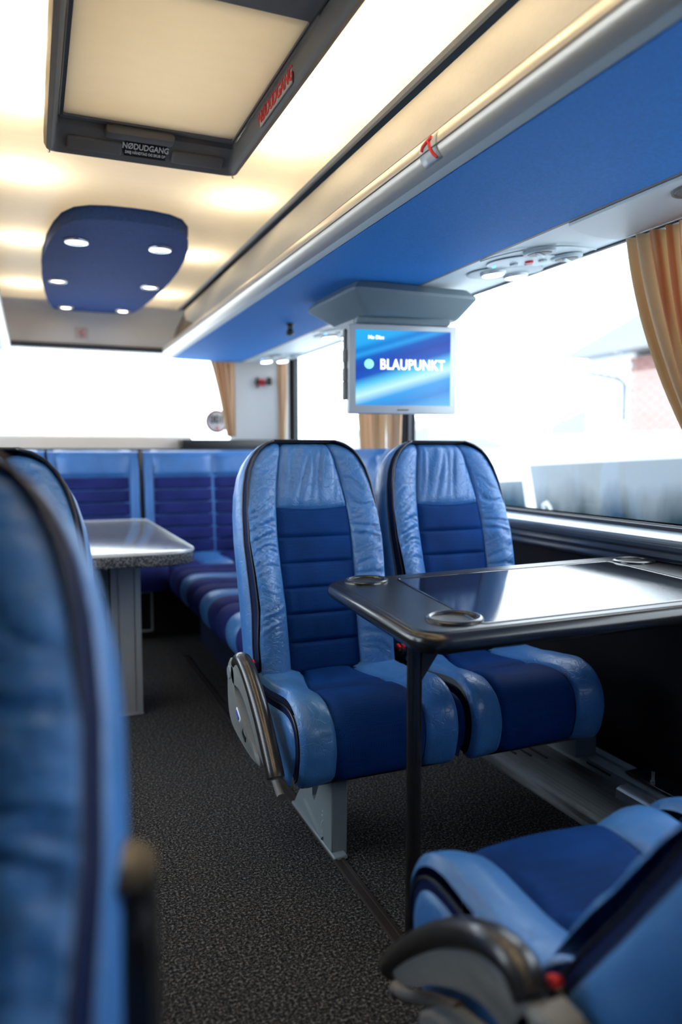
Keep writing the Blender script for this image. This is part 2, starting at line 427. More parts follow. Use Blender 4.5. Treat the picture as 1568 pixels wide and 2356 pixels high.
for x0, x1, y0, y1 in ((XL-.1, .08, YF-.1, YR+.1), (.64, XR+.1, YF-.1, YR+.1), (.08, .64, YF-.1, 1.40), (.08, .64, 2.47, YR+.1)):
    roof.box(((x0+x1)/2, (y0+y1)/2, 2.31), (x1-x0, y1-y0, .04))
struct('trim_roof', roof, VANW)

# ceiling sheet with the opening for the escape hatch, and its rear cove
HX0, HX1, HY0, HY1 = .062, .655, 1.36, 2.51
cx0, cx1, cyr = -.227, .955, 5.12
ce = MB()
for x0, x1, y0, y1 in ((cx0, HX0, YF, cyr), (HX1, cx1, YF, cyr), (HX0, HX1, YF, HY0), (HX0, HX1, HY1, cyr)):
    ce.add([(x0, y0, ZC), (x1, y0, ZC), (x1, y1, ZC), (x0, y1, ZC)], [(0, 1, 2, 3)])
struct('ceiling', ce, CEIL, smooth=0)
# lamps above the ceiling sheet, one row each side
for sx in (.765, .0):
    for k, y in enumerate((.45, .75, 1.05, 1.35, 1.65, 1.95, 2.25, 2.84, 3.72, 4.68)):
        d = bpy.data.lights.new('ceiling_lamp', 'POINT'); d.energy = COVE_W; d.color = (1, .84, .60); d.shadow_soft_size = .03
        o = bpy.data.objects.new('ceiling_lamp', d); COL.objects.link(o); o.location = (sx, y, ZC+.08)

# rear end: header with a cove, window surround, ledge, pillars
RX0, RX1, RZ0, RZ1 = -.60, 1.345, 1.225, 1.775
prof = [(5.12, 2.05), (5.16, 2.045), (5.20, 2.02), (5.225, 1.97), (5.235, 1.90), (5.24, 1.79), (5.25, 1.775), (5.40, 1.775), (5.40, 2.29), (5.12, 2.29)]
hd = MB().rings([[(XL, y, z) for y, z in prof], [(XR, y, z) for y, z in prof]]); struct('wall_rear', hd, HDRL)
struct('trim_1', MB().rings([[(x, y, z) for y, z in ((5.225, 1.80), (5.255, 1.80), (5.255, 1.768), (5.225, 1.768))] for x in (RX0-.05, RX1+.05)]), RUBBER)
lp = [(5.40, 1.225), (5.22, 1.215), (5.175, 1.20), (5.160, 1.17), (5.160, 1.08), (5.40, 1.08)]
struct('trim_2', MB().rings([[(x, y, z) for y, z in lp] for x in (RX0-.4, 1.02)]), CREAM)
struct('trim_3', MB().prism_z(rrect(XL+.02, 4.98, XR, 5.38, .02), 1.08, 1.122).prism_z([(.93, 5.03), (1.56, 4.96), (1.70, 5.03), (1.70, 5.3), (.93, 5.3)], 1.115, 1.185, .01), BLACK)
struct('trim_4', MB().box(((XL+XR)/2, 5.37, .55), (XR-XL, .06, 1.1)), TRENCH)
# curved white pillar in the rear right corner, and its mirror
pp = [(1.335, 5.37), (1.355, 5.335), (1.45, 5.32), (1.58, 5.30), (1.63, 5.27), (1.70, 5.25), (1.78, 5.25), (1.78, 5.37)]
struct('trim_5', MB().prism_z(pp, 1.10, 1.80), PILLAR)
struct('trim_6', MB().prism_z([(MX-x, y) for x, y in pp][::-1], 1.10, 1.80), PILLAR)

def pane(name, quad):
    a, b, c, d = [Vector(q) for q in quad]; n = (b-a).cross(d-a).normalized()*.004
    mb = MB().add([a, b, c, d, a+n, b+n, c+n, d+n], [(0, 1, 2, 3), (7, 6, 5, 4), (0, 4, 5, 1), (1, 5, 6, 2), (2, 6, 7, 3), (3, 7, 4, 0)])
    return mb
def window_side(n, x, y0, y1, z0=.855, z1=1.79):
    o = struct('window_%d' % n, pane('', ((x, y0, z0), (x, y1, z0), (x, y1, z1), (x, y0, z1))), GLASS, smooth=0)
    fr = MB(); t = .018
    for a, b in (((y0, z0), (y1, z0)), ((y0, z1), (y1, z1)), ((y0, z0), (y0, z1)), ((y1, z0), (y1, z1))):
        fr.box((x, (a[0]+b[0])/2, (a[1]+b[1])/2), (.02, abs(b[0]-a[0])+t, abs(b[1]-a[1])+t), .003, 1)
    fr.build('window_frame', RUBBER, o)
    return o
xg = XR+.035
window_side(1, xg, 1.30, 3.43); window_side(2, xg, 3.50, 5.22); window_side(3, xg, -1.45, 1.20)
xg = XL-.035
window_side(4, xg, 1.30, 3.43); window_side(5, xg, 3.50, 5.05)
rw = struct('window_6', pane('', ((RX0, 5.36, RZ0), (RX1, 5.36, RZ0), (RX1, 5.36, RZ1), (RX0, 5.36, RZ1))), GLASS, smooth=0)

# sill rail under the right windows (and the left)
def sill(n, mir):
    def X(p): return [((MX-x) if mir else x, z) for x, z in p]
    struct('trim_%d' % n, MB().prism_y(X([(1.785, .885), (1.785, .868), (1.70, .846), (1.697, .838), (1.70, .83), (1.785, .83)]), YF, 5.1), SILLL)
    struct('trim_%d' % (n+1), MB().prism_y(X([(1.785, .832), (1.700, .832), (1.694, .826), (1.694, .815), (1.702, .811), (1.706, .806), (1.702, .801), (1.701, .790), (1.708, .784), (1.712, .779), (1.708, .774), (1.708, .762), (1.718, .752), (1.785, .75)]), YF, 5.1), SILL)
    struct('trim_%d' % (n+2), MB().prism_y(X([(1.80, .878), (1.765, .874), (1.765, .862), (1.80, .862)]), YF, 5.1), RUBBER)
sill(7, False); sill(10, True)

# floor rail along the aisle side of the seats, one each side
for n, x in ((13, .735), (14, MX-.735)):
    struct('trim_%d' % n, MB().prism_y([(x-.017, 0), (x-.014, .006), (x-.006, .006), (x-.005, .003), (x+.005, .003), (x+.006, .006), (x+.014, .006), (x+.017, 0)], YF, 4.0), simple('worn_rail_%d' % n, (.05, .04, .035), .4, metal=.5))

# ------------------------------------------------------------------ overhead racks
def rack(mir, label):
    def X(p): 
        q = [((MX-x) if mir else x, z) for x, z in p]; return q
    y0, y1 = YF, 5.13
    e = empty('overhead_rack', (0, 0, 0), label, 'luggage rack')
    # front panel leaning outwards up to the slot beside the ceiling
    fp = [(.838, 1.800), (.853, 1.86), (.892, 1.94), (.938, 2.008), (.956, 2.022)]
    def fsec(y, t0):
        ev = []
        for k in range(9):
            f = (t0+(1-t0)*k/8)*4; i = min(int(f), 3); g = f-i
            ev.append((fp[i][0]+(fp[i+1][0]-fp[i][0])*g, fp[i][1]+(fp[i+1][1]-fp[i][1])*g))
        return [(x, y, z) for x, z in X(ev)]+[(x, y, z) for x, z in X([(p[0]+.012, p[1]-.004) for p in ev[::-1]])]
    MB().rings([fsec(y0, 0), fsec(4.15, 0), fsec(4.50, .30), fsec(4.80, .62), fsec(5.02, .92), fsec(5.05, .98)]).build('front_panel', BEIGE, e)
    MB().prism_y(X([(.930, 2.049), (.938, 2.042), (.950, 2.043), (.952, 2.049)]), y0, y1).build('edge_strip', BEIGE, e)
    MB().prism_y(X([(.953, 2.056), (1.02, 2.056), (1.02, 2.047), (.953, 2.047)]), y0, y1).build('slot_shade_strip', BLACK, e)  # black strip standing in for the shade inside the open gap
    # rounded aluminium nose
    nose = []
    for k in range(13):
        a = R(60+k*17); nose.append((.868+.040*math.cos(a)*1.0, 1.772+.040*math.sin(a)))
    nose = [(.900, 1.806)]+nose[1:]+[(.878, 1.727), (.884, 1.722), (.890, 1.727), (.90, 1.74)]
    MB().prism_y(X(nose), y0, y1).build('nose_rail', ALU, e)
    MB().prism_y(X([(.8275, 1.764), (.8265, 1.7625), (.8275, 1.761), (.84, 1.762)]), y0, y1).build('rail_groove', BLACK, e)
    MB().prism_y(X([(.862, 1.735), (.872, 1.726), (.882, 1.7215), (.887, 1.724), (.87, 1.74)]), y0, y1).build('lower_lip', WGREY, e)
    # blue cloth underside
    MB().prism_y(X([(.888, 1.721), (1.12, 1.716), (1.355, 1.719), (1.355, 1.735), (.888, 1.74)]), y0, y1).build('underside_panel', BLUE, e)
    MB().prism_y(X([(1.352, 1.7185), (1.366, 1.7195), (1.366, 1.724), (1.352, 1.724)]), y0, y1).build('seam_strip', DGREY, e)
    MB().prism_y(X([(1.728, 1.7612), (1.750, 1.7636), (1.750, 1.757), (1.730, 1.7555)]), y0, y1).build('edge_trim', RUBBER, e)
    # white service channel up to the window top
    MB().prism_y(X([(1.362, 1.7205), (1.74, 1.7625), (1.76, 1.775), (1.76, 1.80), (1.362, 1.76)]), y0, y1).build('service_channel', WHITE, e)
    MB().prism_y(X([(.876, 1.79), (.925, 1.93), (.985, 2.04), (1.10, 2.04), (1.10, 1.77), (.90, 1.77)]), 4.05, y1-.01).build('end_infill', BROWN, e)
    return e
rack(False, 'long overhead luggage rack with cream front and blue underside above the right-hand windows')
rack(True, 'overhead luggage rack end with white edge at the left of the rear window')

SL = math.atan(.111)
def svc(x, y, dz=.003): return (x, y, 1.7205+(x-1.362)*.111-dz)
def service_unit(y, label, full=True):
    e = empty('service_panel', svc(1.53, y), label, 'reading light panel', 'reading light panels under the rack', (0, -SL, 0))
    # local: x across, y along the coach, -z faces down
    def disc(name, x, yy, rx, ry, h, mat, par=e, z=0.0, dome=0):
        mb = MB(); rs = []
        for s_, zz in ((1, z), (1, z-h*.7), (.95, z-h), (.6, z-h-dome*.7), (.2, z-h-dome)):
            rs.append([(x+rx*s_*math.cos(2*PI*k/28), yy+ry*s_*math.sin(2*PI*k/28), zz) for k in range(28)])
        return mb.rings(rs).build(name, mat, par)
    disc('lamp_surround', 0.055, .165, .145, .11, .004, WGREY)
    for lx, ly in ((-.01, .145), (.125, .20)):
        rg = disc('lamp_ring', lx, ly, .045, .045, .012, SILV, z=-.003)
        disc('lamp_lens', lx, ly, .037, .037, .004, LAMPC, rg, z=-.014, dome=.004)
    disc('control_surround', .02, .01, .13, .10, .003, WHITE)
    for bx, by, m in ((.03, -.01, RED), (-.01, .02, WGREY), (.07, -.03, WGREY), (.05, .02, WGREY)):
        disc('call_button', bx, by, .014, .014, .008, m, z=-.002)
    disc('indicator_light', -.07, .05, .006, .006, .006, LEDB, z=-.002)
    for vx, vy in ((-.03, -.145), (.14, -.065)):
        v = disc('air_vent', vx, vy, .052, .052, .010, WGREY)
        v2 = disc('vent_hole', vx, vy, .038, .038, .002, BLACK, v, z=-.0095)
        MB().box((vx, vy, -.014), (.07, .012, .010), .003, 1, Matrix.Rotation(R(35), 4, 'Z')).build('vent_flap', WHITE, v)
    # arc of the moulding seam
    pts = [(-.168, -.02, -.002), (-.150, -.09, -.002), (-.10, -.17, -.002), (-.02, -.21, -.002), (.08, -.2, -.002), (.18, -.16, -.002)]
    MB().tube(catmull(pts, 5), .0025, 6).build('moulding_seam', WGREY, e)
    return e
service_unit(2.15, 'reading light panel with two lit lamps and air vents right of the hanging screen')
service_unit(3.72, 'reading light panel half hidden behind the left edge of the hanging screen')
service_unit(5.06-.15, 'reading light panel with two bright lamps above the rear corner post')
# speaker covers on the service channel
def speaker_cover(y, label):
    e = empty('speaker_cover', svc(1.52, y), label, 'speaker', None, (0, -SL, 0))
    out = [(-.150, -.42), (.215, -.42)]
    for k in range(9):
        a = k/8; out.append((.215-.365*a, .42+.06*math.sin(PI*a)-.30*(1-a)**2*0-.08*a+.06))
    out = [(-.150, -.45), (.165, -.45), (.165, .49), (.12, .485), (.03, .455), (-.06, .41), (-.150, .345)]
    MB().prism_z(out, -.006, .002).build('cover', WHITE, e)
    g = MB().lathe([(.001, -.010), (.07, -.010), (.078, -.006)], (-.02, 0, 0), 32, cap0=True).build('grille', WGREY, e)
    r = MB().lathe([(.078, -.005), (.079, -.011), (.084, -.011), (.086, -.005)], (-.02, 0, 0), 32).build('grille_ring', DGREY, e)
    sl = MB()
    for k in range(-9, 10):
        yy = k*.0075; hw = math.sqrt(max(.0, .074**2-yy*yy)); sl.box((-.02, yy, -.0108), (2*hw, .0025, .0012))
    sl.build('grille_slats', DGREY, g, smooth=0)
    return e
speaker_cover(1.36, 'round slatted loudspeaker in the pale channel above the nearest curtain')

# ------------------------------------------------------------------ escape hatch
hx, hy = (HX0+HX1)/2, (HY0+HY1)/2
e = empty('roof_hatch', (hx, hy, ZC), 'emergency roof hatch with taupe frame and cream panel in the ceiling', 'roof hatch')
def ring_at(dx0, dx1, dy0, dy1, z, r):
    return [(x-hx, y-hy, z-ZC) for x, y in rrect(HX0+dx0, HY0+dy0, HX1-dx1, HY1-dy1, r, 5)]
rs = [ring_at(.0, .0, .0, .0, 2.06, .03), ring_at(.0, .0, .0, .0, 2.02, .03), ring_at(.006, .006, .006, .006, 2.006, .028), ring_at(.02, .02, .02, .02, 2.002, .022),
      ring_at(.026, .026, .026, .026, 2.006, .02), ring_at(.030, .030, .045, .045, 2.014, .016), ring_at(.034, .034, .09, .105, 2.044, .012), ring_at(.036, .036, .10, .115, 2.05, .010),
      ring_at(.036, .036, .105, .120, 2.10, .010)]
MB().rings(rs, True, False, False).build('frame', DGREY, e, smooth=30)
rs = [ring_at(.035, .036, .10, .105, 2.10, .01), ring_at(.040, .040, .115, .125, 2.062, .01), ring_at(.050, .050, .29, .16, 2.056, .01), ring_at(.058, .058, .31, .185, 2.10, .01)]
MB().rings(rs, True, False, False).build('inner_frame', DGREY, e, smooth=30)
MB().box((.36-hx, 1.998-hy, 2.064-ZC), (.52, .74, .006), .002, 2).build('cover_panel', HPANEL, e)
wl = MB()
for x0, x1, y0, y1 in ((.075, .09, 1.38, 2.49), (.63, .645, 1.38, 2.49), (.09, .63, 1.38, 1.395), (.09, .63, 2.475, 2.49)):
    wl.box(((x0+x1)/2-hx, (y0+y1)/2-hy, 2.20-ZC), (x1-x0, y1-y0, .25))
wl.build('shaft', CREAM, e)
MB().box((.36-hx, 1.94-hy, 2.335-ZC), (.60, 1.12, .012), .004, 1).build('added_hatch_glass', GLASS, e)  # unseen glass top, added so daylight brightens the panel from above
hc = MB().box((.33-hx, 2.385-hy, 2.045-ZC), (.20, .05, .03), .01, 2).build('handle_recess', DGREY, e)
MB().box((.49-hx, 1.60-hy, 2.075-ZC), (.16, .06, .03), .01, 2).build('hinge_cover', DGREY, e)
for bx0, bx1 in ((-.235, -.075), (.075, .235)):
    MB().box(((bx0+bx1)/2, HY1-.066-hy, 2.022-ZC), (bx1-bx0, .045, .016), .007, 3, Matrix.Rotation(R(-32), 4, 'X')).build('moulded_bar', DGREY, e)
# screws
for sx_, sy_ in ((.014, -.014), (-.014, -.014)):
    MB().lathe([(.0001, -.052), (.004, -.051), (.0045, -.046)], ((HX0 if sx_ > 0 else HX1)+sx_-hx, HY1+sy_-hy, 0), 10, cap0=True).build('screw', CHROME, e)
# black label on the rear slope: the slope runs from (y 2.49,z 2.002) up to (2.405,2.045)
p0 = Vector((.352-hx, HY1-.078-hy, 2.022-ZC)); ya = Vector((0, -.055, .024))
Mx = frame3(p0, (1, 0, 0), (0, -.06, .045)); 
lb = MB().add([Mx @ Vector(q) for q in ((-.062, -.026, .0), (.062, -.026, .0), (.062, .026, .0), (-.062, .026, .0), (-.062, -.026, -.02), (.062, -.026, -.02), (.062, .026, -.02), (-.062, .026, -.02))],
              [(0, 1, 2, 3), (7, 6, 5, 4), (0, 4, 5, 1), (1, 5, 6, 2), (2, 6, 7, 3), (3, 7, 4, 0)]).build('exit_label', KPRINT, e, smooth=0)
text_mesh('exit_lettering', 'NØDUDGANG', .0265, WPRINT, lb, Mx @ Matrix.Translation((0, .007, .0012)), bold=.0004, xs=.78)
text_mesh('exit_small_lettering', 'DREJ HÅNDTAG OG SKUB OP', .0125, WPRINT, lb, Mx @ Matrix.Translation((0, -.013, .0012)), bold=.0002, xs=.72)
# red lettered sticker on the right inner side
Mr = frame3((HX1-.034-hx, 1.97-hy, 2.030-ZC), (0, -1, 0), (0, 0, 1))
ls = MB().add([Mr @ Vector(q) for q in ((-.14, -.022, .0), (.14, -.022, .0), (.14, .022, .0), (-.14, .022, .0), (-.14, -.022, -.003), (.14, -.022, -.003), (.14, .022, -.003), (-.14, .022, -.003))],
              [(0, 1, 2, 3), (7, 6, 5, 4), (0, 4, 5, 1), (1, 5, 6, 2), (2, 6, 7, 3), (3, 7, 4, 0)]).build('side_sticker', simple('sticker_grey', (.45, .41, .38), .5), e, smooth=0)
text_mesh('side_lettering', 'NØDUDGANG', .048, REDP, ls, Mr @ Matrix.Translation((0, 0, .0012)), bold=.0006, xs=.93)

# ------------------------------------------------------------------ blue lamp panel on the ceiling
e = empty('ceiling_lamp_panel', (.39, 4.15, ZC), 'blue cloth covered ceiling panel with six lit spot lamps', 'ceiling light')
half = [(3.10, .0), (3.105, .08), (3.125, .15), (3.17, .205), (3.26, .245), (3.40, .272), (3.6, .295), (3.85, .308), (4.1, .310), (4.35, .303), (4.6, .288), (4.85, .268), (5.06, .24), (5.12, .225), (5.135, .2), (5.14, .1), (5.14, 0)]
outl = [(-w_, y-4.15) for y, w_ in half]+[(w_, y-4.15) for y, w_ in half[::-1][1:-1]]
MB().prism_z(outl, -.055, -.001, .006).build('panel_board', BLUED, e, smooth=50)
for lx, ly in ((.205, 3.46), (.553, 3.45), (.155, 4.28), (.622, 4.25), (.225, 5.03), (.565, 5.02)):
    s_ = .052 if ly < 3.9 else .050
    rg = MB().lathe([(s_*.62, -.058), (s_*.70, -.063), (s_*.92, -.063), (s_, -.058), (s_, -.054)], (lx-.39, ly-4.15, 0), 24).build('spot_ring', CHROME, e)
    MB().lathe([(.0005, -.062), (s_*.4, -.061), (s_*.68, -.057)], (lx-.39, ly-4.15, 0), 20, cap0=True).build('spot_lens', LAMPW, rg)

# sticker on the rear header
st = MB().box((.325, 5.2345, 1.872), (.085, .003, .075), .001, 1).build('header_sticker', PALEPINK); tag(st, 'small pale sticker with red mark on the header over the rear window', 'sticker')
MB().tube([(.335, 5.232, 1.895), (.31, 5.232, 1.872), (.335, 5.232, 1.868), (.34, 5.232, 1.85)], .004, 6).build('red_mark', REDP, st)
MB().tube([(.315, 5.232, 1.860), (.328, 5.232, 1.848)], .003, 6).build('grey_mark', KPRINT, st)

# tape with red tick on the rack nose at (1050,335)
tt = MB()
def nosept(a, r=.0412): return (.868+r*math.cos(R(a)), 1.772+r*math.sin(R(a)))
tt.grid(lambda u, v: (nosept(150+85*v)[0], 1.475+.075*u, nosept(150+85*v)[1]), 3, 8)
tp = tt.build('tape_label', TAPE); tag(tp, 'clear tape with a red stroke stuck on the rack nose rail', 'sticker')
md = tp.modifiers.new('thickness', 'SOLIDIFY'); md.thickness = .0006; md.offset = 1
stroke = [(1.515, 165), (1.505, 172), (1.500, 190), (1.494, 210), (1.488, 225)]
MB().tube([(nosept(a, .0424)[0], y, nosept(a, .0424)[1]) for y, a in stroke], .004, 6).tube([(nosept(a, .0424)[0], y, nosept(a, .0424)[1]) for y, a in ((1.495, 163), (1.512, 166), (1.530, 174), (1.536, 186))], .0045, 6).build('red_stroke', REDP, tp)

# black knob under the rack
kn = empty('rack_knob', (1.171, 3.495, 1.717), 'small black knob under the blue rack left of the screen', 'knob')
MB().lathe([(.020, .002), (.020, -.006), (.014, -.010), (.013, -.030), (.019, -.036), (.019, -.052), (.012, -.056), (.001, -.056)], (0, 0, 0), 16).build('knob_body', BLACK, kn)

# ------------------------------------------------------------------ hanging screen
e = empty('hanging_screen', (1.32, 2.62, 1.711), 'lit flat screen in silver bezel hanging from the rack on a grey mount', 'monitor')
def rr3(x0, y0, x1, y1, r, z): return [(x, y, z) for x, y in rrect(x0, y0, x1, y1, r, 2)]
MB().rings([rr3(-.22, -.10, .25, .36, .03, .004), rr3(-.245, -.125, .275, .38, .03, -.024), rr3(-.245, -.125, .275, .38, .03, -.034), rr3(-.185, -.085, .225, .27, .03, -.100), rr3(-.175, -.075, .215, .26, .03, -.108)]).build('mount', TVG, e, smooth=25)
tvr = empty('display', (0, -.02, -.112), None, None, rot=(0, 0, R(-11))); tvr.parent = e
MB().box((.0, 0.0, -.006), (.365, .07, .028), .006, 1).build('hinge_bar', TVG, tvr)
W2, Hh, zc = .212, .167, -.187
body = MB().box((0, .0, zc), (2*W2, .045, 2*Hh), .006, 2).build('bezel', SILV, tvr)
scr = MB(); scr.uv = None
scr.grid(lambda u, v: (-.186+.372*u, -.0235, zc-.135+.28*v), 4, 4, uv=True)
sob = scr.build('screen', SCREEN, body if False else tvr, smooth=0); sob.modifiers.new('t', 'SOLIDIFY').thickness = .001
Ms = frame3((0, -.0255, zc), (1, 0, 0), (0, 0, 1))
text_mesh('screen_lettering', 'BLAUPUNKT', .054, WTEXT, tvr, Ms @ Matrix.Translation((.035, .016, 0)) @ Matrix.Shear('XY', 4, (.18, 0)), bold=.0013, spacing=1.06, xs=.80)
MB().lathe([(.0005, 0), (.017, 0), (.018, -.0008)], (0, 0, 0), 24, Ms @ Matrix.Translation((-.135, .018, .001)), cap0=True).build('screen_logo_disc', CYANT, tvr)
text_mesh('screen_message', 'No Disc', .018, WTEXT, tvr, Ms @ Matrix.Translation((-.108, .117, 0)), bold=.0008)
text_mesh('bezel_lettering', 'BLAUPUNKT', .008, DGREY, tvr, Ms @ Matrix.Translation((0, -.153, -.001)), bold=.0001)
sd = MB()
for zz, hh in ((.05, .05), (-.02, .05), (-.08, .07)): sd.box((-W2-.008, .012, zc+zz), (.016, .03, hh), .004, 1)
sd.box((-W2-.006, .02, zc+.02), (.012, .02, .26), .003, 1); sd.build('side_latch', GREY, tvr)

# ------------------------------------------------------------------ coach seats
REC = [R(15.5), .07]; SLEN = .725
PIPE = [(0, .213), (.10, .214), (.2, .204), (.29, .208), (.40, .216), (.50, .213), (.58, .204), (.63, .192), (.665, .176), (.69, .157), (.71, .132), (.722, .105)]
PANEL = [(0, .112), (.2, .114), (.32, .120), (.42, .122), (.52, .117), (.60, .106), (.66, .094), (.725, .078)]
MIDR = []
OUTR = [(0, .232), (.2, .234), (.42, .238), (.5, .235), (.56, .228), (.62, .212), (.66, .192), (.69, .168), (.712, .14), (.725, .11)]
MIDR = [(k*SLEN/60, lerp_t(PIPE, k*SLEN/60)*.55+lerp_t(OUTR, k*SLEN/60)*.45) for k in range(61)]
def spine(s, d, x=0.0):
    q = REC[0]; y = REC[1] - s*math.sin(q) + .012*math.sin(PI*s/SLEN) + d*math.cos(q)
    z = .440 + s*math.cos(q) + d*math.sin(q)
    return Vector((x, y, z))
def topdrop(s):                       # the padding rolls backwards at the top
    t = max(0, (s-(SLEN-.055))/.055); return -.055*(1-math.sqrt(max(0, 1-t*t)))
BOLA = [(0, .050), (.15, .052), (.32, .046), (.45, .034), (.58, .022), (.725, .012)]
def wrinkle(x, s, k, seed):
    """creases of soft leather: amount k"""
    sg = 1 if x > 0 else -1
    t = s*34 + sg*x*11 + 1.6*noise.noise(Vector((x*9+seed, s*9, 3.1)))
    n1 = noise.noise(Vector((x*5+seed, t, seed*3)))
    n2 = noise.noise(Vector((x*11+seed, s*70-sg*x*30, 7+seed)))
    return k*(-.0062*math.exp(-(n1/.13)**2) + .0038*n1 - .0022*math.exp(-(n2/.12)**2))

def bolster(side, seed):
    def fn(u, v):
        s = v*SLEN; p, q = lerp_t(PANEL, s), lerp_t(PIPE, s); x = p+(q-p)*u
        A = lerp_t(BOLA, s)
        d = -.004 + A*(math.sin(PI*min(1, u*1.02)*.62+.02)**.8 if u > 0 else 0) + (-.010*(u**6)) + topdrop(s)
        k = math.exp(-((s-.43)/.12)**2)*1.0 + math.exp(-((s-.24)/.16)**2)*.55 + .25
        env = min(1, u*5)*min(1, (1-u)*6)
        d += wrinkle(side*x, s, k*env, seed)
        if u < .02: d = min(d, -.006+topdrop(s))
        return spine(s, d, side*x)
    mb = MB(); mb.grid(fn, 18, 170); return mb
SEAMS = [0.0, .092, .178, .258, .335, .415, .505]
def pad(i):
    s0, s1 = SEAMS[i], SEAMS[i+1]
    def fn(u, v):
        s = s0+(s1-s0)*v
        if i == 5: s = s0+(s1-s0)*v - .008*v*(1-(2*u-1)**2)+.004*v
        p = lerp_t(PANEL, s)-.0005; x = -p+2*p*u
        e_ = min(1, min(u, 1-u)*14, min(v, 1-v)*11)
        d = -.006+.008*math.sqrt(max(0, e_))+.003*math.sin(PI*u)*math.sin(PI*v)
        if i in (1, 2): d += .0022*noise.noise(Vector((x*42, s*9, 3+i)))*min(1, e_*2)
        return spine(s, d, x)
    mb = MB(); mb.grid(fn, 22, 12); return mb
def headpad():
    s0, s1 = SEAMS[-1], SLEN
    def fn(u, v):
        s = s0+(s1-s0)*v - .008*(1-v)*(1-(2*u-1)**2)+.004*(1-v)
        p = lerp_t(PANEL, s)-.0005; x = -p+2*p*u
        e_ = min(1, min(u, 1-u)*14, v*9)
        d = -.009+.013*math.sqrt(max(0, e_))+.012*math.sin(PI*u)*math.sin(PI*min(1, v*.9+.05))+topdrop(s)
        r_ = noise.noise(Vector((x*27+s*5, s*4.0, 11)))
        d += (-.0060*math.exp(-(r_/.16)**2)+.003*r_)*min(1, e_*1.5)*(.35+.65*math.sin(PI*v))
        return spine(s, d, x)
    mb = MB(); mb.grid(fn, 34, 34); return mb
def outline(tab, n=46):
    pts = []
    ss = [SLEN*(1-(1-k/n)**1.6) for k in range(n+1)]
    L = [(-lerp_t(tab, s), s) for s in ss]; Rr = [(lerp_t(tab, s), s) for s in ss[::-1]]
    # closing arc over the top
    return L+Rr
def shell_rings(specs):
    """specs: list of (table, inset, depth, top_extra)"""
    rings = []
    for tab, ins, dep, te in specs:
        o = outline(tab); r = []
        for x, s in o:
            k = s/SLEN
            xx = x-(ins if x > 0 else -ins)
            r.append(spine(s+te*max(0, (k-.8)/.2), dep+topdrop(s)*.35*(1 if dep > -.02 else 0), xx))
        rings.append(r)
    return rings
def strips(ring, inv=False):
    n = len(ring)//2; vs = []; fs = []
    for k in range(n):
        a, b = ring[k], ring[-1-k]
        for q in range(7): 
            t = q/6; p = a.lerp(b, t); vs.append(p)
    for k in range(n-1):
        for q in range(6): fs.append((k*7+q, k*7+q+1, (k+1)*7+q+1, (k+1)*7+q))
    return vs, fs
# seat cushion profile (y, z) from rear to the front lip
CPROF = [(.0, .452), (.05, .446), (.12, .441), (.20, .444), (.28, .454), (.345, .461), (.39, .458), (.425, .444), (.450, .420), (.463, .390), (.468, .355), (.462, .315), (.450, .280), (.432, .262)]
CP = catmull([(0, y, z) for y, z in CPROF], 4)
def cush(u):     # 0..1 along profile -> (y, z, ny, nz)
    f = u*(len(CP)-1); i = min(int(f), len(CP)-2); t = f-i
    p = CP[i].lerp(CP[i+1], t); tg = (CP[i+1]-CP[i]).normalized()
    return p.y, p.z, -(-tg.z), tg.y        # outward normal = (tg.y up)
def cpt(x, u, d):
    y, z, ny, nz = cush(u); return Vector((x, y+(-(-ny))*0+d*(-CPn(u)[0]), z+d*CPn(u)[1]))
def CPn(u):
    f = u*(len(CP)-1); i = min(int(f), len(CP)-2); tg = (CP[i+1]-CP[i]).normalized()
    return (tg.z, tg.y)
CW = .224
def cbol(side, seed):
    def fn(u, v):
        inner = lerp_t([(0, .075), (.12, .082), (.27, .118), (.5, .128), (1, .125)], v)
        x = inner+(CW-inner)*u
        d = -.004+.026*math.sin(PI*min(1, u*.62+.03))*lerp_t([(0, .9), (.4, 1.1), (.6, .7), (1, .3)], v) - .016*max(0, (u-.84)/.16)**2
        env = min(1, u*5)*min(1, (1-u)*5)
        d += (-.0035*abs(noise.noise(Vector((x*22+v*6+seed, v*13, seed))))**.6+.001*noise.noise(Vector((x*70, v*40, seed))))*env
        if u < .02: d = -.008
        return cpt(side*x, v, d)
    mb = MB(); mb.grid(fn, 14, 60); return mb
def cpanel(v0, v1):
    def fn(u, v):
        vv = v0+(v1-v0)*v
        inner = lerp_t([(0, .075), (.12, .082), (.27, .118), (.5, .128), (1, .125)], vv)-.0005
        x = -inner+2*inner*u
        e_ = min(1, min(u, 1-u)*16, min(v, 1-v)*12)
        d = -.010+.012*math.sqrt(max(0, e_))+.006*math.sin(PI*u)*math.sin(PI*v)+.003*noise.noise(Vector((x*8, vv*6, 2)))*e_
        return cpt(x, vv, d)
    mb = MB(); mb.grid(fn, 20, 30); return mb
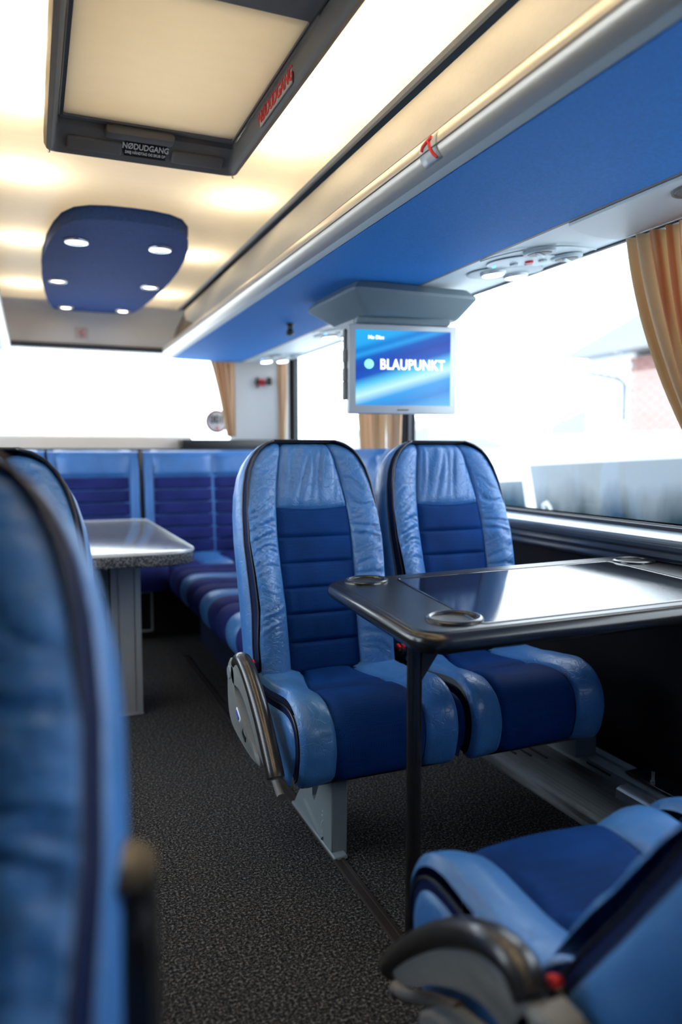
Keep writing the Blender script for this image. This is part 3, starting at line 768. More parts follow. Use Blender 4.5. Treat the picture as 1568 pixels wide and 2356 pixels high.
def make_seat(arm=None, leg=None, up=False, ashift=0.0):
    e = empty('coach_seat')
    br = MB(); rs = shell_rings([(PIPE, .0, .010, 0), (PIPE, -.003, .004, 0), (MIDR, .002, -.008, .001), (MIDR, .0, -.012, .002)])
    br.rings([r for r in rs], False, False, False); br.build('gusset', GUS, e)
    rs2 = shell_rings([(MIDR, .0, -.011, .002), (MIDR, -.004, -.013, .002), (OUTR, .004, -.022, .004), (OUTR, .0, -.032, .005), (OUTR, -.002, -.048, .006), (OUTR, -.002, -.085, .004), (OUTR, .008, -.115, -.002), (OUTR, .035, -.132, -.012)])
    b2 = MB(); b2.rings(rs2, False, False, False); vs, fs = strips(rs2[-1]); b2.add(vs, fs)
    n0 = len(rs2[0])
    b2.build('back_shell', LEA, e, smooth=60)
    # underside of the backrest
    q0, q1 = rs[0], rs2[-1]
    MB().add([q0[0], q0[-1], q1[-1], q1[0]], [(0, 1, 2, 3)]).add(*[[rs2[1][0], rs2[1][-1], rs2[3][-1], rs2[5][0]], [(0, 1, 2, 3)]]).build('back_underside', GUS, e, solid=.002)
    pi_ = shell_rings([(PIPE, .0, .011, 0)])[0]; MB().tube(pi_[1:-1], .0035, 7).build('piping', PIP, e)
    p2 = shell_rings([(MIDR, .0, -.012, .002)])[0]; MB().tube(p2[1:-1], .003, 7).build('piping', PIP, e)
    bolster(-1, 2.3).build('back_bolster', LEA_D, e, smooth=180); bolster(1, 5.1).build('back_bolster', LEA_D, e, smooth=180)
    for i in range(6): pad(i).build('back_panel', FAB, e, smooth=180)
    headpad().build('headrest_panel', LEA_D, e, smooth=180)
    # cushion
    for sd_, se in ((-1, 1.7), (1, 8.2)): cbol(sd_, se).build('seat_bolster', LEA, e, smooth=180)
    cpanel(0, .27).build('seat_panel', FAB, e, smooth=180); cpanel(.27, 1).build('seat_panel', FAB, e, smooth=180)
    for sd_ in (-1, 1):
        ed = [cpt(sd_*CW, v/40, -.016) for v in range(2, 41)]
        MB().tube(ed, .0035, 6).build('piping', PIP, e)
        top = [cpt(sd_*CW, v/40, -.016) for v in range(0, 41)]; g2 = [cpt(sd_*(CW+.003), v/40, -.034) for v in range(0, 41)]
        g1 = [cpt(sd_*CW, v/40, -.016) for v in range(0, 41)]
        MB().rings([g1, g2], False, False, False).build('seat_gusset', GUS, e)
        # padded leather side
        poly = [(p.y, p.z) for p in g2]
        c = Vector((0, .22, .34))
        rsd = []
        for k_, xx in ((1.0, CW+.003), (.97, CW+.009), (.88, CW+.013), (.4, CW+.014), (.02, CW+.014)):
            pts = [Vector((sd_*xx, .24+(y-.24)*k_, .33+(z-.33)*k_)) for y, z in poly]
            pts += [Vector((sd_*xx, .24+(y-.24)*k_, .33+(z-.33)*k_)) for y, z in ((.40, .255), (.25, .255), (.10, .265), (.0, .30))]
            rsd.append(pts)
        MB().rings(rsd, True, False, False).build('seat_side', LEA, e, smooth=60)
    MB().box((0, .22, .275), (.40, .40, .05), .01, 1).build('seat_base', BLACK, e)
    # belt buckles
    for sd_ in (-1, 1):
        bk = MB().box((sd_*.236, .065, .462), (.016, .028, .06), .004, 1, Matrix.Rotation(R(-25), 4, 'X')).build('belt_buckle', BLACK, e)
        MB().box((sd_*.236, .078, .490), (.013, .02, .018), .003, 1, Matrix.Rotation(R(-25), 4, 'X')).build('release_button', RED, bk)
    if arm: armrest(e, arm, up, ashift)
    if leg: seat_leg(e, leg)
    return e
def armrest(e, sd, up, ashift=0.0):
    x0 = .283
    # grip arc in the (y,z) plane: rear top -> front low
    arc = catmull([(0, .055, .500), (0, .090, .522), (0, .150, .512), (0, .230, .468), (0, .310, .405), (0, .385, .330), (0, .405, .305)], 6)
    M = Matrix.Identity(4)
    M = Matrix.Translation((0, ashift, 0))
    if up:
        piv = Vector((0, .06, .47)); M = Matrix.Translation(piv) @ Matrix.Rotation(R(112), 4, 'X') @ Matrix.Translation(-piv)
        M = Matrix.Translation((0, -.20, -.065)) @ M
    arc = [M @ p for p in arc]; xs = sd*(x0 if not up else .241)
    rr = [.010]+[.020]*(len(arc)-2)+[.010]
    a = empty('armrest'); a.parent = e
    MB().tube([Vector((xs, p.y, p.z)) for p in arc], rr, 14, up=(1, 0, 0), sx=1.0, sy=1.15).build('carbon_grip', CARB, a, smooth=60)
    # grey crescent body under the grip
    top = [(.045, .505), (.09, .508), (.15, .497), (.23, .452), (.31, .388), (.375, .325)]
    low = [(.358, .318), (.315, .340), (.25, .388), (.18, .428), (.13, .446), (.09, .448), (.05, .445), (.03, .46), (.026, .485)]
    poly = [(y, z) for y, z in top]+low
    poly = [(p.y, p.z) for p in catmull([(0, y, z) for y, z in poly+[poly[0]]], 3)][:-1]
    def ringx(x, k): 
        cy, cz = .18, .43
        return [M @ Vector((0, cy+(y-cy)*k, cz+(z-cz)*k)) + Vector((x, 0, 0)) for y, z in poly]
    w_ = .017
    rg = [ringx(xs-w_, .94), ringx(xs-w_+.005, 1.0), ringx(xs+w_-.005, 1.0), ringx(xs+w_, .94)]
    MB().rings(rg).build('arm_body', BLACK if up else GREY, a, smooth=35)
    if not up:
        # pivot housing and lower cheek on the aisle side
        ck = [(.07, .508), (.03, .503), (.014, .47), (.014, .40), (.028, .345), (.07, .315), (.16, .300), (.27, .292), (.33, .298), (.30, .335), (.22, .362), (.14, .40), (.10, .44), (.09, .48)]
        ck = [(p.y, p.z) for p in catmull([(0, y, z) for y, z in ck+[ck[0]]], 3)][:-1]
        def rx(x, k): return [Vector((x, ashift-.03+.14+(y-.14)*k, .38+(z-.38)*k)) for y, z in ck]
        xa, xb = sd*.252, sd*.300
        MB().rings([rx(xa, .97), rx(xa+sd*.004, 1), rx(xb-sd*.008, 1), rx(xb, .92)]).build('arm_housing', GREY, a, smooth=35)
        MB().lathe([(.0005, .004), (.018, .004), (.021, 0)], (xb-sd*.001, .045+ashift-.03, .465), 20, Matrix.Rotation(R(90*sd), 4, 'Y'), cap0=True).build('pivot_cap', GREYM, a)
        st_ = MB().box((xb-sd*.004, .16, .372), (.012, .05, .022), .004, 1, Matrix.Rotation(R(-28), 4, 'X')).build('arm_sticker', WPRINT, a)
        MB().box((xb+sd*.0026, .16, .372), (.004, .032, .010), .001, 1, Matrix.Rotation(R(-28), 4, 'X')).build('blue_mark', BPRINT, a)
        MB().box((xb-sd*.004, .22, .335), (.012, .04, .022), .003, 1, Matrix.Rotation(R(-25), 4, 'X')).build('release_tab', BLACK, a)
        lv = catmull([(sd*.258, .25, .34), (sd*.262, .33, .30), (sd*.262, .39, .262), (sd*.262, .43, .245)], 5)
        MB().tube(lv, [.010]*(len(lv)-1)+[.014], 10, up=(1, 0, 0)).build('recline_lever', DGREY, a)
    return a
def seat_leg(e, sd):
    x = sd*.070
    # plate in the (y,z) plane with a waist, foot spreads along the rail; hole built by two arms
    pl = [(.320, .0), (.322, .26), (.24, .26), (.225, .20), (.24, .15), (.262, .118), (.25, .10), (.215, .15), (.185, .20), (.17, .26), (.10, .26), (.115, .20), (.12, .15), (.09, .135), (.045, .13), (.02, .11), (.0, .05), (-.01, .0)]
    pl = [(.322, .0), (.322, .265), (.262, .265), (.240, .20), (.205, .135), (.180, .095), (.165, .105), (.155, .18), (.150, .265), (.10, .265), (.10, .20), (.085, .165), (.075, .10), (.03, .05), (.0, .012), (.0, .0)]
    l = empty('leg'); l.parent = e
    MB().rings([[(x-sd*.010, y, z) for y, z in pl], [(x+sd*.014, y, z) for y, z in pl]]).build('leg_plate', GREYM, l, smooth=25)
    MB().box((x-sd*.006, .318, .132), (.046, .012, .265), .003, 1).build('front_flange', GREYM, l)
    MB().tube([(x+sd*.014, .10, .06), (x+sd*.014, .25, .016)], .007, 8).build('pressed_rib', GREYM, l)
    mk = MB()
    for k, (yy, zz) in enumerate(((.25, .095), (.246, .082), (.252, .070), (.243, .060), (.238, .048), (.246, .036))):
        mk.box((x+sd*.0146, yy, zz), (.0015, .007+.004*(k % 2), .0035), 0, 1, Matrix.Rotation(R(20*k), 4, 'X'))
    mk.build('cast_marks', SILV, l)
    MB().box((x, .17, .006), (.04, .36, .012), .003, 1).build('foot', GREYM, l)

GS = 'blue leather coach seats'
sA = make_seat(arm=1, leg=1, ashift=.045); sA.location = (.81, 2.15, 0); sA.rotation_euler = (0, 0, PI)
tag(sA, 'blue leather coach seat on the aisle behind the black table, armrest on its left', 'seat', GS)
def plain_copy(src, loc, rz, label, drop=('armrest', 'leg')):
    c = copy_tree(src)
    for ch in list(c.children):
        if ch.name.split('.')[0] in drop:
            for g in list(ch.children):
                bpy.data.objects.remove(g)
            bpy.data.objects.remove(ch)
    c.location = loc; c.rotation_euler = (0, 0, rz); return tag(c, label, 'seat', GS)
sB = plain_copy(sA, (1.299, 2.15, 0), PI, 'blue leather window seat behind the black table, right of the aisle seat')
REC[:] = [R(36), .108]; sC = make_seat(arm=-1, leg=-1); REC[:] = [R(15.5), .07]; sC.location = (.775, .585, 0)
tag(sC, 'blue leather seat in the lower right foreground with its back to the camera', 'seat', GS)
sD = plain_copy(sC, (1.264, .585, 0), 0, 'window seat at the right edge, only its cushion corner showing')
REC[0] = R(25); sE = make_seat(arm=-1, leg=None, up=True); REC[0] = R(15.5); sE.location = (-.204, .47, .016); sE.rotation_euler = (0, 0, PI-R(10))
tag(sE, 'blurred blue leather seat filling the left foreground', 'seat', GS)
sG = plain_copy(sE, (-.130, 1.40, .012), PI, 'seat on the left showing its top shoulder behind the blurred foreground seat', drop=('armrest',))
# wall foot of the window seats
for i, (y, lab) in enumerate(((1.98, 'pale metal seat foot on the wall rail beneath the window seat'),)):
    f_ = empty('seat_foot', (1.66, y, .098), lab, 'bracket')
    MB().box((0, 0, .045), (.085, .13, .09), .006, 2).build('foot_block', GREYM, f_)
    MB().lathe([(.0005, .096), (.016, .096), (.02, .09)], (0, -.01, 0), 14, cap0=True).build('foot_bolt', DGREY, f_)
    MB().box((-.02, .04, .115), (.05, .10, .07), .006, 1).build('foot_arm', DGREY, f_)

# ------------------------------------------------------------------ black table with cup holders
TS = .026
def tz(x): return .750+(x-.70)*TS
e = empty('black_table', (.744, 1.397, 0), 'black fold-out table with cup holders on one black pole', 'table')
ox, oy = .744, 1.397
def tp(x, y, dz): return (x-ox, y-oy, tz(x)+dz)
def rpoly(c, rad, d=0.0, n=7):
    """rounded polygon, counter-clockwise corners, moved inwards by d"""
    c = [Vector(p) for p in c]; m = len(c); q = []
    for i in range(m):
        a = (c[i]-c[i-1]).normalized(); b = (c[(i+1) % m]-c[i]).normalized()
        na, nb = Vector((-a.y, a.x)), Vector((-b.y, b.x)); k = 1+na.dot(nb); q.append(c[i]+(na+nb)*(d/k))
    out = []
    for i in range(m):
        a = (q[i-1]-q[i]).normalized(); b = (q[(i+1) % m]-q[i]).normalized(); r = max(.003, rad[i]-d)
        ang = a.angle(b); t = r/math.tan(ang/2); p0, p1 = q[i]+a*t, q[i]+b*t; ce = q[i]+(a+b).normalized()*(r/math.sin(ang/2))
        a0 = math.atan2(p0.y-ce.y, p0.x-ce.x); a1 = math.atan2(p1.y-ce.y, p1.x-ce.x)
        while a1 < a0: a1 += 2*PI
        for k in range(n+1):
            h = a0+(a1-a0)*k/n; out.append((ce.x+r*math.cos(h), ce.y+r*math.sin(h)))
    return out
TQ = [(.668, 1.232), (1.742, 1.165), (1.742, 1.835), (.722, 1.892)]; TR = [.07, .02, .02, .06]
rs = []
for d, z in ((.030, -.042), (.012, -.040), (.003, -.031), (.0, -.020), (.003, -.009), (.012, -.001), (.022, .0)):
    rs.append([tp(x, y, z) for x, y in rpoly(TQ, TR, d)])
MB().rings(rs).build('edge_moulding', BLACKG, e, smooth=60)
rs = [[tp(x, y, z) for x, y in rpoly(TQ, TR, d)] for d, z in ((.021, -.004), (.021, .0012), (.024, .0018))]
MB().rings(rs).build('table_top', TBLK, e, smooth=4)
IQ = [(.826, 1.268), (1.52, 1.235), (1.585, 1.757), (.903, 1.80)]; IR = [.012]*4
def irs(spec): return [[tp(x, y, z) for x, y in rpoly(IQ, IR, d, 3)] for d, z in spec]
MB().rings(irs(((.0, .0016), (.0, .0030), (.004, .0030), (.006, .0022))), True, False, True).build('inset_panel', TINS, e, smooth=4)
MB().rings(irs(((-.003, .0010), (-.003, .0032), (.002, .0040), (.004, .0022))), True, False, False).build('inset_rim', BLACKG, e, smooth=30)
for cx_, cy_ in ((.800, 1.330), (.818, 1.815), (1.645, 1.715), (1.645, 1.25)):
    c = Vector(tp(cx_, cy_, 0)); Mt = Matrix.Rotation(-math.atan(TS), 4, 'Y'); rr_ = .053
    h = MB().lathe([(.047, .0), (.048, .006), (.052, .009), (.056, .009), (.060, .006), (.061, .001)], c, 32, Mt).build('cup_holder', BLACKG, e)
    MB().lathe([(.0475, .004), (.045, .0022), (.012, .002), (.0005, .002)], c, 32, Mt).build('cup_well', simple('cup_well_black', (.003, .003, .003), .5) if cx_ < .81 else bpy.data.materials['cup_well_black'], h)
MB().tube([(0, 0, 0), (0, 0, .715)], .0165, 16).build('pole', BLACKG, e)
MB().lathe([(.034, 0), (.034, .004), (.019, .012), (.017, .03)], (0, 0, 0), 20, cap0=True).build('pole_foot', BLACK, e)
MB().box((.01, 0, .709), (.10, .09, .012), .003, 1).build('pole_plate', BLACK, e)
MB().rings([[(.014, -.006, .71), (.085, -.006, .71), (.014, -.006, .61)], [(.014, .006, .71), (.085, .006, .71), (.014, .006, .61)]]).build('pole_gusset', BLACK, e, smooth=0)
MB().box((.965, .1, .70), (.05, .4, .10), .005, 1).build('wall_bracket', BLACK, e)
# worn chips on the near edge
ch = MB()
for x, z in ((1.345, -.004), (1.36, -.014), (1.352, -.018), (1.395, -.012)):
    ch.box(tp(x, 1.190-.0625*(x-1.345), z), (.004, .004, .012), .001, 1, Matrix.Rotation(R(20), 4, 'Y'))
ch.build('worn_chips', simple('chipped_white', (.6, .6, .6), .6), e)

# ------------------------------------------------------------------ lounge table with column
e = empty('lounge_table', (.343, 3.29, 0), 'speckled grey rounded lounge table on a grooved aluminium column', 'table')
lt = rrect(-.30, 2.83, .585, 4.31, [.14, .07, .07, .14], 8); lt = [(x-.343-(.0), y-3.29) for x, y in lt]
MB().prism_z(lt, .672, .722, .006).build('table_top', GRAN, e, smooth=50)
MB().rings([[(x*s_, y*s_, z) for x, y in lt] for s_, z in ((1.0, .7215), (1.003, .716), (1.003, .722), (.996, .7265), (.985, .723))], True, False, False).build('top_edge', SILV, e, smooth=60)
cpf = [(-.060, -.12), (-.034, -.12), (-.034, -.113), (-.028, -.113), (-.028, -.12), (.030, -.12), (.030, -.113), (.036, -.113), (.036, -.12), (.060, -.12), (.060, .12), (-.060, .12)]
MB().prism_z(cpf, .0, .645).build('column', ALUW, e, smooth=20)
MB().box((0, 0, .655), (.17, .34, .03), .005, 1).build('column_head', DGREY, e)
MB().rings([[(-.065, -.10, .655), (-.14, -.10, .655), (-.065, -.10, .46)], [(-.065, .06, .655), (-.14, .06, .655), (-.065, .06, .46)]]).build('column_brace', GREYM, e, smooth=20)
MB().box((0, 0, .004), (.124, .244, .008), .002, 1).build('column_foot', ALUW, e)

# ------------------------------------------------------------------ rear bench and side bench
def back_module(name, x0, x1, y, label, rows, cols, bol=(.05, .05)):
    e = empty(name, ((x0+x1)/2-.525, y-4.57, 0)); e.parent = rb; cx_ = (x0+x1)/2
    def P(x, z, d): return Vector((x-cx_, -d+(z-.45)*.12, z))
    xs = [x0+bol[0]+(x1-bol[1]-x0-bol[0])*k/cols for k in range(cols+1)]
    def cell(xa, xb, za, zb, mat, nm, th=.02, top=False):
        def fn(u, v):
            x = xa+(xb-xa)*u; z = za+(zb-za)*v
            ee = min(1, min(u, 1-u)*8, (min(v, 1-v) if not top else v)*8)
            d = .06+th*math.sqrt(max(0, ee))
            if top: d -= .05*max(0, (v-.75)/.25)**2
            d += .003*noise.noise(Vector((x*14, z*9, 1.3)))*ee
            return P(x, z, d)
        mb = MB(); mb.grid(fn, 10, 10); mb.build(nm, mat, e, smooth=180)
    zt = 1.112; zh = .945
    for c in range(cols):
        cell(xs[c], xs[c+1], zh, zt, LEA, 'head_panel', .025, True)
        for r in range(rows):
            cell(xs[c], xs[c+1], .46+(zh-.46)*r/rows, .46+(zh-.46)*(r+1)/rows, FAB_P, 'back_panel', .018)
    if bol[0]: cell(x0, xs[0], .46, zt, LEA, 'back_bolster', .03, True)
    if bol[1]: cell(xs[-1], x1, .46, zt, LEA, 'back_bolster', .03, True)
    MB().rings([[(P(x, z, d)) for z, d in ((.44, .062), (1.100, .064), (1.111, .032), (1.104, -.02), (.44, -.03))] for x in (x0+.004, x1-.004)]).build('back_shell', LEA, e, smooth=40)
    return e
def bench_seat(name, x0, x1, y0, y1, n, along, label):
    e = empty(name, ((x0+x1)/2, (y0+y1)/2, 0), label, 'bench seat'); cx_, cy_ = (x0+x1)/2, (y0+y1)/2
    for k in range(n):
        if along == 'y':
            a, b = y0+(y1-y0)*k/n, y0+(y1-y0)*(k+1)/n
            # rib across x, front edge at x0 rolls down
            prof = [(x1, .455), (x1-.3, .452), (x0+.16, .458), (x0+.08, .458), (x0+.035, .445), (x0+.008, .415), (x0, .375), (x0+.012, .33), (x0+.04, .30)]
            pp_ = catmull([(x, 0, z) for x, z in prof], 3)
            def fn(u, v):
                f = v*(len(pp_)-1); i = min(int(f), len(pp_)-2); p = pp_[i].lerp(pp_[i+1], f-i); tg = (pp_[i+1]-pp_[i]).normalized()
                nn = Vector((-tg.z*-1, 0, -tg.x)) if False else Vector((tg.z, 0, -tg.x))
                bul = .028*math.sqrt(max(0, 1-(2*u-1)**2))
                return Vector((p.x-cx_, a+(b-a)*u-cy_, p.z)) + nn*(bul-.02)
        else:
            a, b = x0+(x1-x0)*k/n, x0+(x1-x0)*(k+1)/n
            prof = [(y1, .455), (y1-.2, .452), (y0+.10, .458), (y0+.04, .445), (y0+.01, .415), (y0, .37), (y0+.03, .30)]
            pp_ = catmull([(0, y, z) for y, z in prof], 3)
            def fn(u, v):
                f = v*(len(pp_)-1); i = min(int(f), len(pp_)-2); p = pp_[i].lerp(pp_[i+1], f-i); tg = (pp_[i+1]-pp_[i]).normalized()
                nn = Vector((0, tg.z, -tg.y)); bul = .024*math.sqrt(max(0, 1-(2*u-1)**2))
                return Vector((a+(b-a)*u-cx_, p.y-cy_, p.z)) + nn*(bul-.016)
        mb = MB(); mb.grid(fn, 10, 24); mb.build('seat_rib', LEA if (k % 3 == 1) else FAB_P, e, smooth=180)
    if along == 'y': MB().box((.06, 0, .15), (x1-x0-.22, y1-y0-.02, .30), .01, 1).build('seat_box', simple('navy_box', (.006, .012, .045), .6), e)
    else:
        MB().box((0, .08, .15), (x1-x0-.02, y1-y0-.1, .30), .01, 1).build('seat_box', TRENCH, e)
    return e
sb = bench_seat('side_bench', .70, 1.30, 2.62, 4.28, 10, 'y', 'ribbed blue side bench behind the aisle seat, running along the aisle to the rear')
rb = bench_seat('rear_bench', -.45, 1.5, 4.34, 4.80, 10, 'x', 'blue rear bench across the back of the coach, under the rear window')
YB = 4.85
back_module('backrest', .085, .622, YB, None, 6, 1, (.045, .055))
back_module('backrest', .648, 1.52, YB, None, 6, 2, (.055, .05))
back_module('backrest', -.46, .075, YB, None, 6, 1, (.05, .05))
MB().box((.635-.525, YB+.02-4.57, .80), (.02, .03, .62), .004, 1).build('gap_post', BROWN, rb)
# pale frame on the front of the rear bench box
fr = MB(); fx, fz = .63-.525, .14
for a, b in (((fx-.07, .05), (fx+.0, .05)), ((fx-.07, .28), (fx, .28)), ((fx-.07, .05), (fx-.07, .28)), ((fx, .05), (fx, .28))):
    fr.tube([(a[0], -.108, a[1]), (b[0], -.108, b[1])], .006, 6)
fr.build('pale_frame', GREYM, rb)
# side bench backrest
e = empty('backrest', (.40, .05, 0)); e.parent = sb
for k in range(4):
    a, b = -.78+k*.39, -.78+(k+1)*.39
    def fn(u, v):
        ee = min(1, min(u, 1-u)*8, v*8); z = .46+.655*v
        return Vector((.0-.03*math.sqrt(max(0, ee))+(z-.46)*.1+.05*max(0, (v-.85)/.15)**2, a+(b-a)*u, z))
    mb = MB(); mb.grid(fn, 10, 14); mb.build('back_pad', LEA, e, smooth=180)
MB().box((.09, 0, .76), (.06, 1.56, .66), .02, 2).build('back_shell', LEA, e)

# ------------------------------------------------------------------ heater duct and wall rail (right)
e = empty('heater_duct', (1.47, 1.6, 0), 'brushed steel heater duct cover along the floor under the right window', 'duct cover')
MB().rings([[(x, y, z) for x, z in ((.0, .0), (.004, .012), (.018, .026), (.040, .032), (.165, .062), (.185, .066), (.185, .0))] for y in (-1.3, 1.4)]).build('cover_plate', STEEL, e, smooth=30)
MB().rings([[(x, y, z) for x, z in ((.135, .056), (.138, .082), (.150, .090), (.180, .092), (.185, .06))] for y in (-1.3, .12)]).build('raised_cover', simple('pale_steel', (.40, .44, .50), .3, metal=.7), e, smooth=40)
sl = MB()
for k in range(3):
    sl.box((.075+.028*k, .62-.05*k, .042+.0066*k), (.006, .16, .004), 0, 1, Matrix.Rotation(-math.atan(.24), 4, 'Y'))
sl.build('duct_slots', BLACK, e, smooth=0)
e = empty('wall_rail', (1.70, 1.6, 0), 'slotted aluminium mounting rail above the heater duct', 'rail')
MB().rings([[(x, y, z) for x, z in ((-.045, .05), (-.045, .098), (-.015, .102), (-.013, .094), (.008, .094), (.010, .102), (.04, .104), (.046, .05))] for y in (-1.6, 1.4)]).build('rail_body', GREYM, e, smooth=20)
rs_ = MB()
for k in range(10): rs_.box((-.0455, -.95+k*.2, .085), (.003, .11, .007))
rs_.build('rail_slots', BLACK, e, smooth=0)
MB().box((.012, -.12, .110), (.075, .55, .008), .002, 1).build('black_plate', BLACKG, e)
MB().lathe([(.010, .112), (.010, .120), (.006, .121), (.006, .148), (.0005, .149)], (-.005, .06, 0), 12).build('bolt', CHROME, e)

# ------------------------------------------------------------------ curtains
def curtain(label, mapf, n, amp, seed, nu=70, nv=26, tieback=None):
    """mapf(u,v) -> (point, normal) of the hanging plane; v=0 top, 1 bottom"""
    def fn(u, v):
        p, nr = mapf(u, v)
        ph = 2*PI*n*u+.7*math.sin(5*u+seed)+.5*math.sin(3*v+seed)
        return Vector(p)+Vector(nr)*(amp*math.sin(ph)*(.8+.4*math.sin(9*u+seed))+.006*math.sin(17*u+4*v))
    mb = MB(); mb.grid(fn, nu, nv, uv=True)
    o = mb.build('curtain', CURT, None, smooth=180, solid=.0015)
    return tag(o, label, 'curtain', 'striped gold curtains')
# nearest, at the right edge of the picture
def c1(u, v):
    z = 1.750-.795*v
    yl = 1.85-.18*v-.2*v*v; yr = 1.30+.02*v
    return (1.715, yl+(yr-yl)*u, z), (-1, 0, 0)
curtain('striped gold curtain at the right edge of the picture', c1, 11, .017, .4, nu=130)
# behind the screen, two halves either side of the black post
def c2(u, v):
    z = 1.735-.80*v; yl = 3.93-.10*v+.02*v*v; yr = 3.56
    return (1.715, yl+(yr-yl)*u, z), (-1, 0, 0)
def c3(u, v):
    z = 1.735-.80*v; yl = 3.54; yr = 3.37+.01*v
    return (1.712, yl+(yr-yl)*u, z), (-1, 0, 0)
curtain('brown gold curtain hanging below the screen, left half', c2, 5, .018, 1.9)
curtain('pale gold curtain hanging below the screen, right half beside the black post', c3, 3, .014, 2.7)
# rear end of the side window
def c4(u, v):
    z = 1.755-.80*v
    return (1.70, 5.30-.28*(1-u)*0-.13*u-.0*v, z), (-1, 0, 0)
def c4b(u, v):
    z = 1.735-.60*v; y = 5.30-.14*u
    return (1.66+.035*u, y, z), (-1, 0, 0)
curtain('narrow pale gold curtain at the rear end of the side window', c4b, 3, .010, 3.3)
# rear window, tied back at the foot
def c5(u, v):
    z = 1.755-.55*v; xl = 1.145+.125*v**.8; xr = 1.335-.005*v
    return (xl+(xr-xl)*u, 5.19, z), (0, -1, 0)
curtain('brown gold curtain gathered beside the rear window', c5, 4, .012, 4.2)

# ------------------------------------------------------------------ round speed sign on the rear window, emergency hammer
e = empty('speed_sticker', (1.236, 5.345, 1.318), 'round white speed sticker with a red ring, low on the rear window', 'sticker')
Mf = Matrix.Rotation(R(90), 4, 'X')
MB().lathe([(.0005, 0), (.084, 0), (.0845, -.002)], (0, 0, 0), 36, Mf, cap0=True).build('sticker_face', simple('sticker_white', (.62, .62, .64), .5), e)
MB().lathe([(.069, .001), (.0695, .002), (.083, .002), (.0835, .001)], (0, 0, 0), 36, Mf).build('sticker_ring', simple('sticker_ring', (.20, .012, .03), .5), e)
Mm = frame3((0, -.003, .012), (1, 0, 0), (0, 0, 1)) @ Matrix.Diagonal((-1, 1, 1, 1))
text_mesh('sticker_number', '100', .082, KPRINT, e, Mm, bold=.0015, xs=.85)
text_mesh('sticker_small_number', '11', .03, REDP, e, frame3((0, -.003, -.05), (1, 0, 0), (0, 0, 1)) @ Matrix.Diagonal((-1, 1, 1, 1)), bold=.0015)
e = empty('emergency_hammer', (1.545, 5.275, 1.60), 'red and black emergency hammer on the white rear corner post', 'hammer', rot=(0, 0, R(-25)))
MB().box((0, 0, 0), (.06, .025, .045), .006, 1).build('hammer_holder', RED, e)
MB().box((.0, -.008, .0), (.085, .022, .018), .006, 1).build('hammer_handle', BLACK, e)
MB().box((.06, -.008, .006), (.035, .025, .055), .006, 1).build('hammer_head', BLACK, e)
MB().box((-.025, -.004, 0), (.016, .026, .075), .005, 1).build('hammer_clip', BLACK, e)

# ------------------------------------------------------------------ outside
gr = MB().add([(-60, -40, -1.35), (80, -40, -1.35), (80, 90, -1.35), (-60, 90, -1.35)], [(0, 1, 2, 3)]); struct('trim_ground', gr, ASPH, smooth=0)
# white van parked alongside
VX = 3.5
e = empty('white_van', (VX+.9, 3.6, -1.35), 'white van parked alongside, seen through the right window', 'van')
def VP(y, z, x=0.0): return (x-.9, y-3.6, z+1.35)
side = [(.4, -.95), (5.05, -.95), (5.25, -.80), (5.30, .1), (5.24, .75), (5.10, 1.10), (4.85, 1.22), (1.0, 1.24), (.6, 1.1), (.35, .3)]
MB().rings([[VP(y, z, 0) for y, z in side], [VP(y, z*1.0, 1.9) for y, z in side]]).build('van_body', VANW, e, smooth=20)
# big window of the van
wd = [(4.74, 1.005), (4.60, .56), (.95, .56), (.95, 1.16)]
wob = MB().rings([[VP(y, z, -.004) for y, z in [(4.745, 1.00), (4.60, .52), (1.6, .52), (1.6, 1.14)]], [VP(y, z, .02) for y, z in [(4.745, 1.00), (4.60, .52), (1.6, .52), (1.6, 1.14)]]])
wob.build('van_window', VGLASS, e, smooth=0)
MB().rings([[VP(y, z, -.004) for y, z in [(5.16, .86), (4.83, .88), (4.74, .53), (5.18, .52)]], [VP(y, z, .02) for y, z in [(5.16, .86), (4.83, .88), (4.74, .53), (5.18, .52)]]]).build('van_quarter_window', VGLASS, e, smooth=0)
MB().tube([VP(4.52, .60, -.02), VP(4.50, .72, -.05), VP(4.47, .735, -.05), VP(4.44, .70, -.04), VP(4.43, .60, -.02)], .012, 8).build('van_grab_handle', VANW, e)
for yy in (1.2, 4.5):
    t_ = MB().lathe([(.12, 0), (.20, .0), (.33, .01), (.34, .05), (.34, .18), (.30, .2)], VP(yy, -1.0, -.02), 24, Matrix.Rotation(R(90), 4, 'Y')).build('van_wheel', BLACK, e)
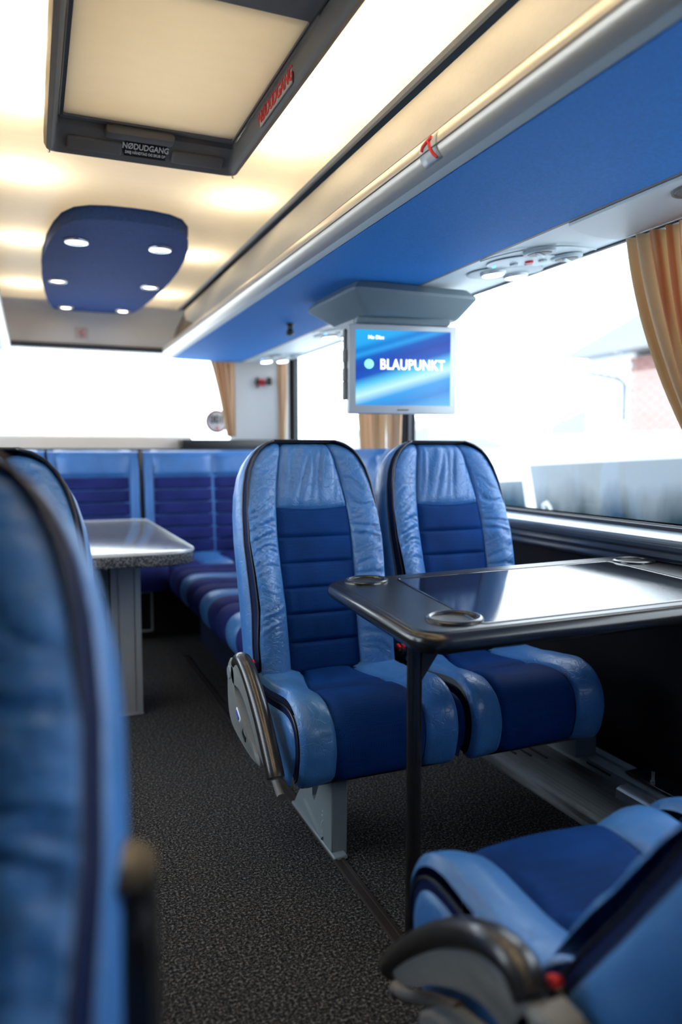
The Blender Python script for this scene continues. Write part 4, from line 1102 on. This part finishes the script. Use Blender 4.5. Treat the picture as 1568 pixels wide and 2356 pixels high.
# brick house far right
HXp, hy0, hy1 = 14.0, 9.0, 14.95
e = empty('brick_house', (HXp, (hy0+hy1)/2, -1.35), 'red brick house with a zinc downpipe beyond the van', 'house')
hy_ = (hy0+hy1)/2
def HP(x, y, z): return (x-HXp, y-hy_, z+1.35)
MB().box(HP(HXp+3, hy_, 1.0), (5.9, hy1-hy0, 4.7)).build('house_core', MORT, e, smooth=0)
MB().rings([[HP(HXp-.5, y, z) for y, z in ((hy0-.4, 3.6), (16.7, 3.6), (16.7, 3.75), (hy0-.4, 5.9))], [HP(HXp+6, y, z) for y, z in ((hy0-.4, 3.6), (16.7, 3.6), (16.7, 3.75), (hy0-.4, 5.9))]]).build('house_roof', ROOFM, e, smooth=0)
MB().box(HP(HXp+3, 15.85, 1.2), (5.6, 1.75, 4.8)).build('house_porch', RENDER, e, smooth=0)
bme = MB().box((0, 0, 0), (.06, .33, .105), .006, 1).build('brick', BRICK, e)
nb = 0
for r in range(26):
    for c in range(10):
        y = 14.78-.36*c-(.18 if r % 2 else 0); z = 1.40+.125*r-.25
        if y < hy0+.2 or z > 3.5: continue
        o = bme if nb == 0 else bme.copy()
        if nb: COL.objects.link(o)
        o.location = HP(HXp+.03+random.uniform(-.008, .008), y, z); nb += 1
MB().tube([HP(HXp-.35, 16.55, 3.5), HP(HXp-.30, 16.4, 3.25), HP(HXp-.1, 15.2, 2.95), HP(HXp-.1, 15.0, 2.8), HP(HXp-.1, 14.98, -1.35)], .06, 10).build('downpipe', PIPEM, e)
# pale gabled houses farther back
def gable(x, y, w_, d_, h, rh, label):
    e = empty('gabled_house', (x, y, -1.35), label, 'house')
    MB().box((0, 0, h/2), (w_, d_, h)).build('house_wall', RENDER, e, smooth=0)
    MB().rings([[(sx*(w_/2+.3), -d_/2-.3, h) for sx in (-1, 1)]+[(0, -d_/2-.3, h+rh)], [(sx*(w_/2+.3), d_/2+.3, h) for sx in (-1, 1)]+[(0, d_/2+.3, h+rh)]]).build('house_roof', ROOFM, e, smooth=0)
    for k in (-1, 1):
        f = MB().box((k*w_*.22, -d_/2-.01, h*.55), (1.2, .06, 1.3), .02, 1).build('window', VANW, e)
        MB().box((k*w_*.22, -d_/2-.05, h*.55), (1.0, .03, 1.1)).build('pane', VGLASS, f)
gable(19.0, 37.0, 7, 8, 2.6, 1.6, 'pale gabled house far beyond the coach, under the hanging screen')
gable(31.0, 41.0, 10, 8, 2.9, 2.1, 'larger pale gabled house far beyond, right of the screen')
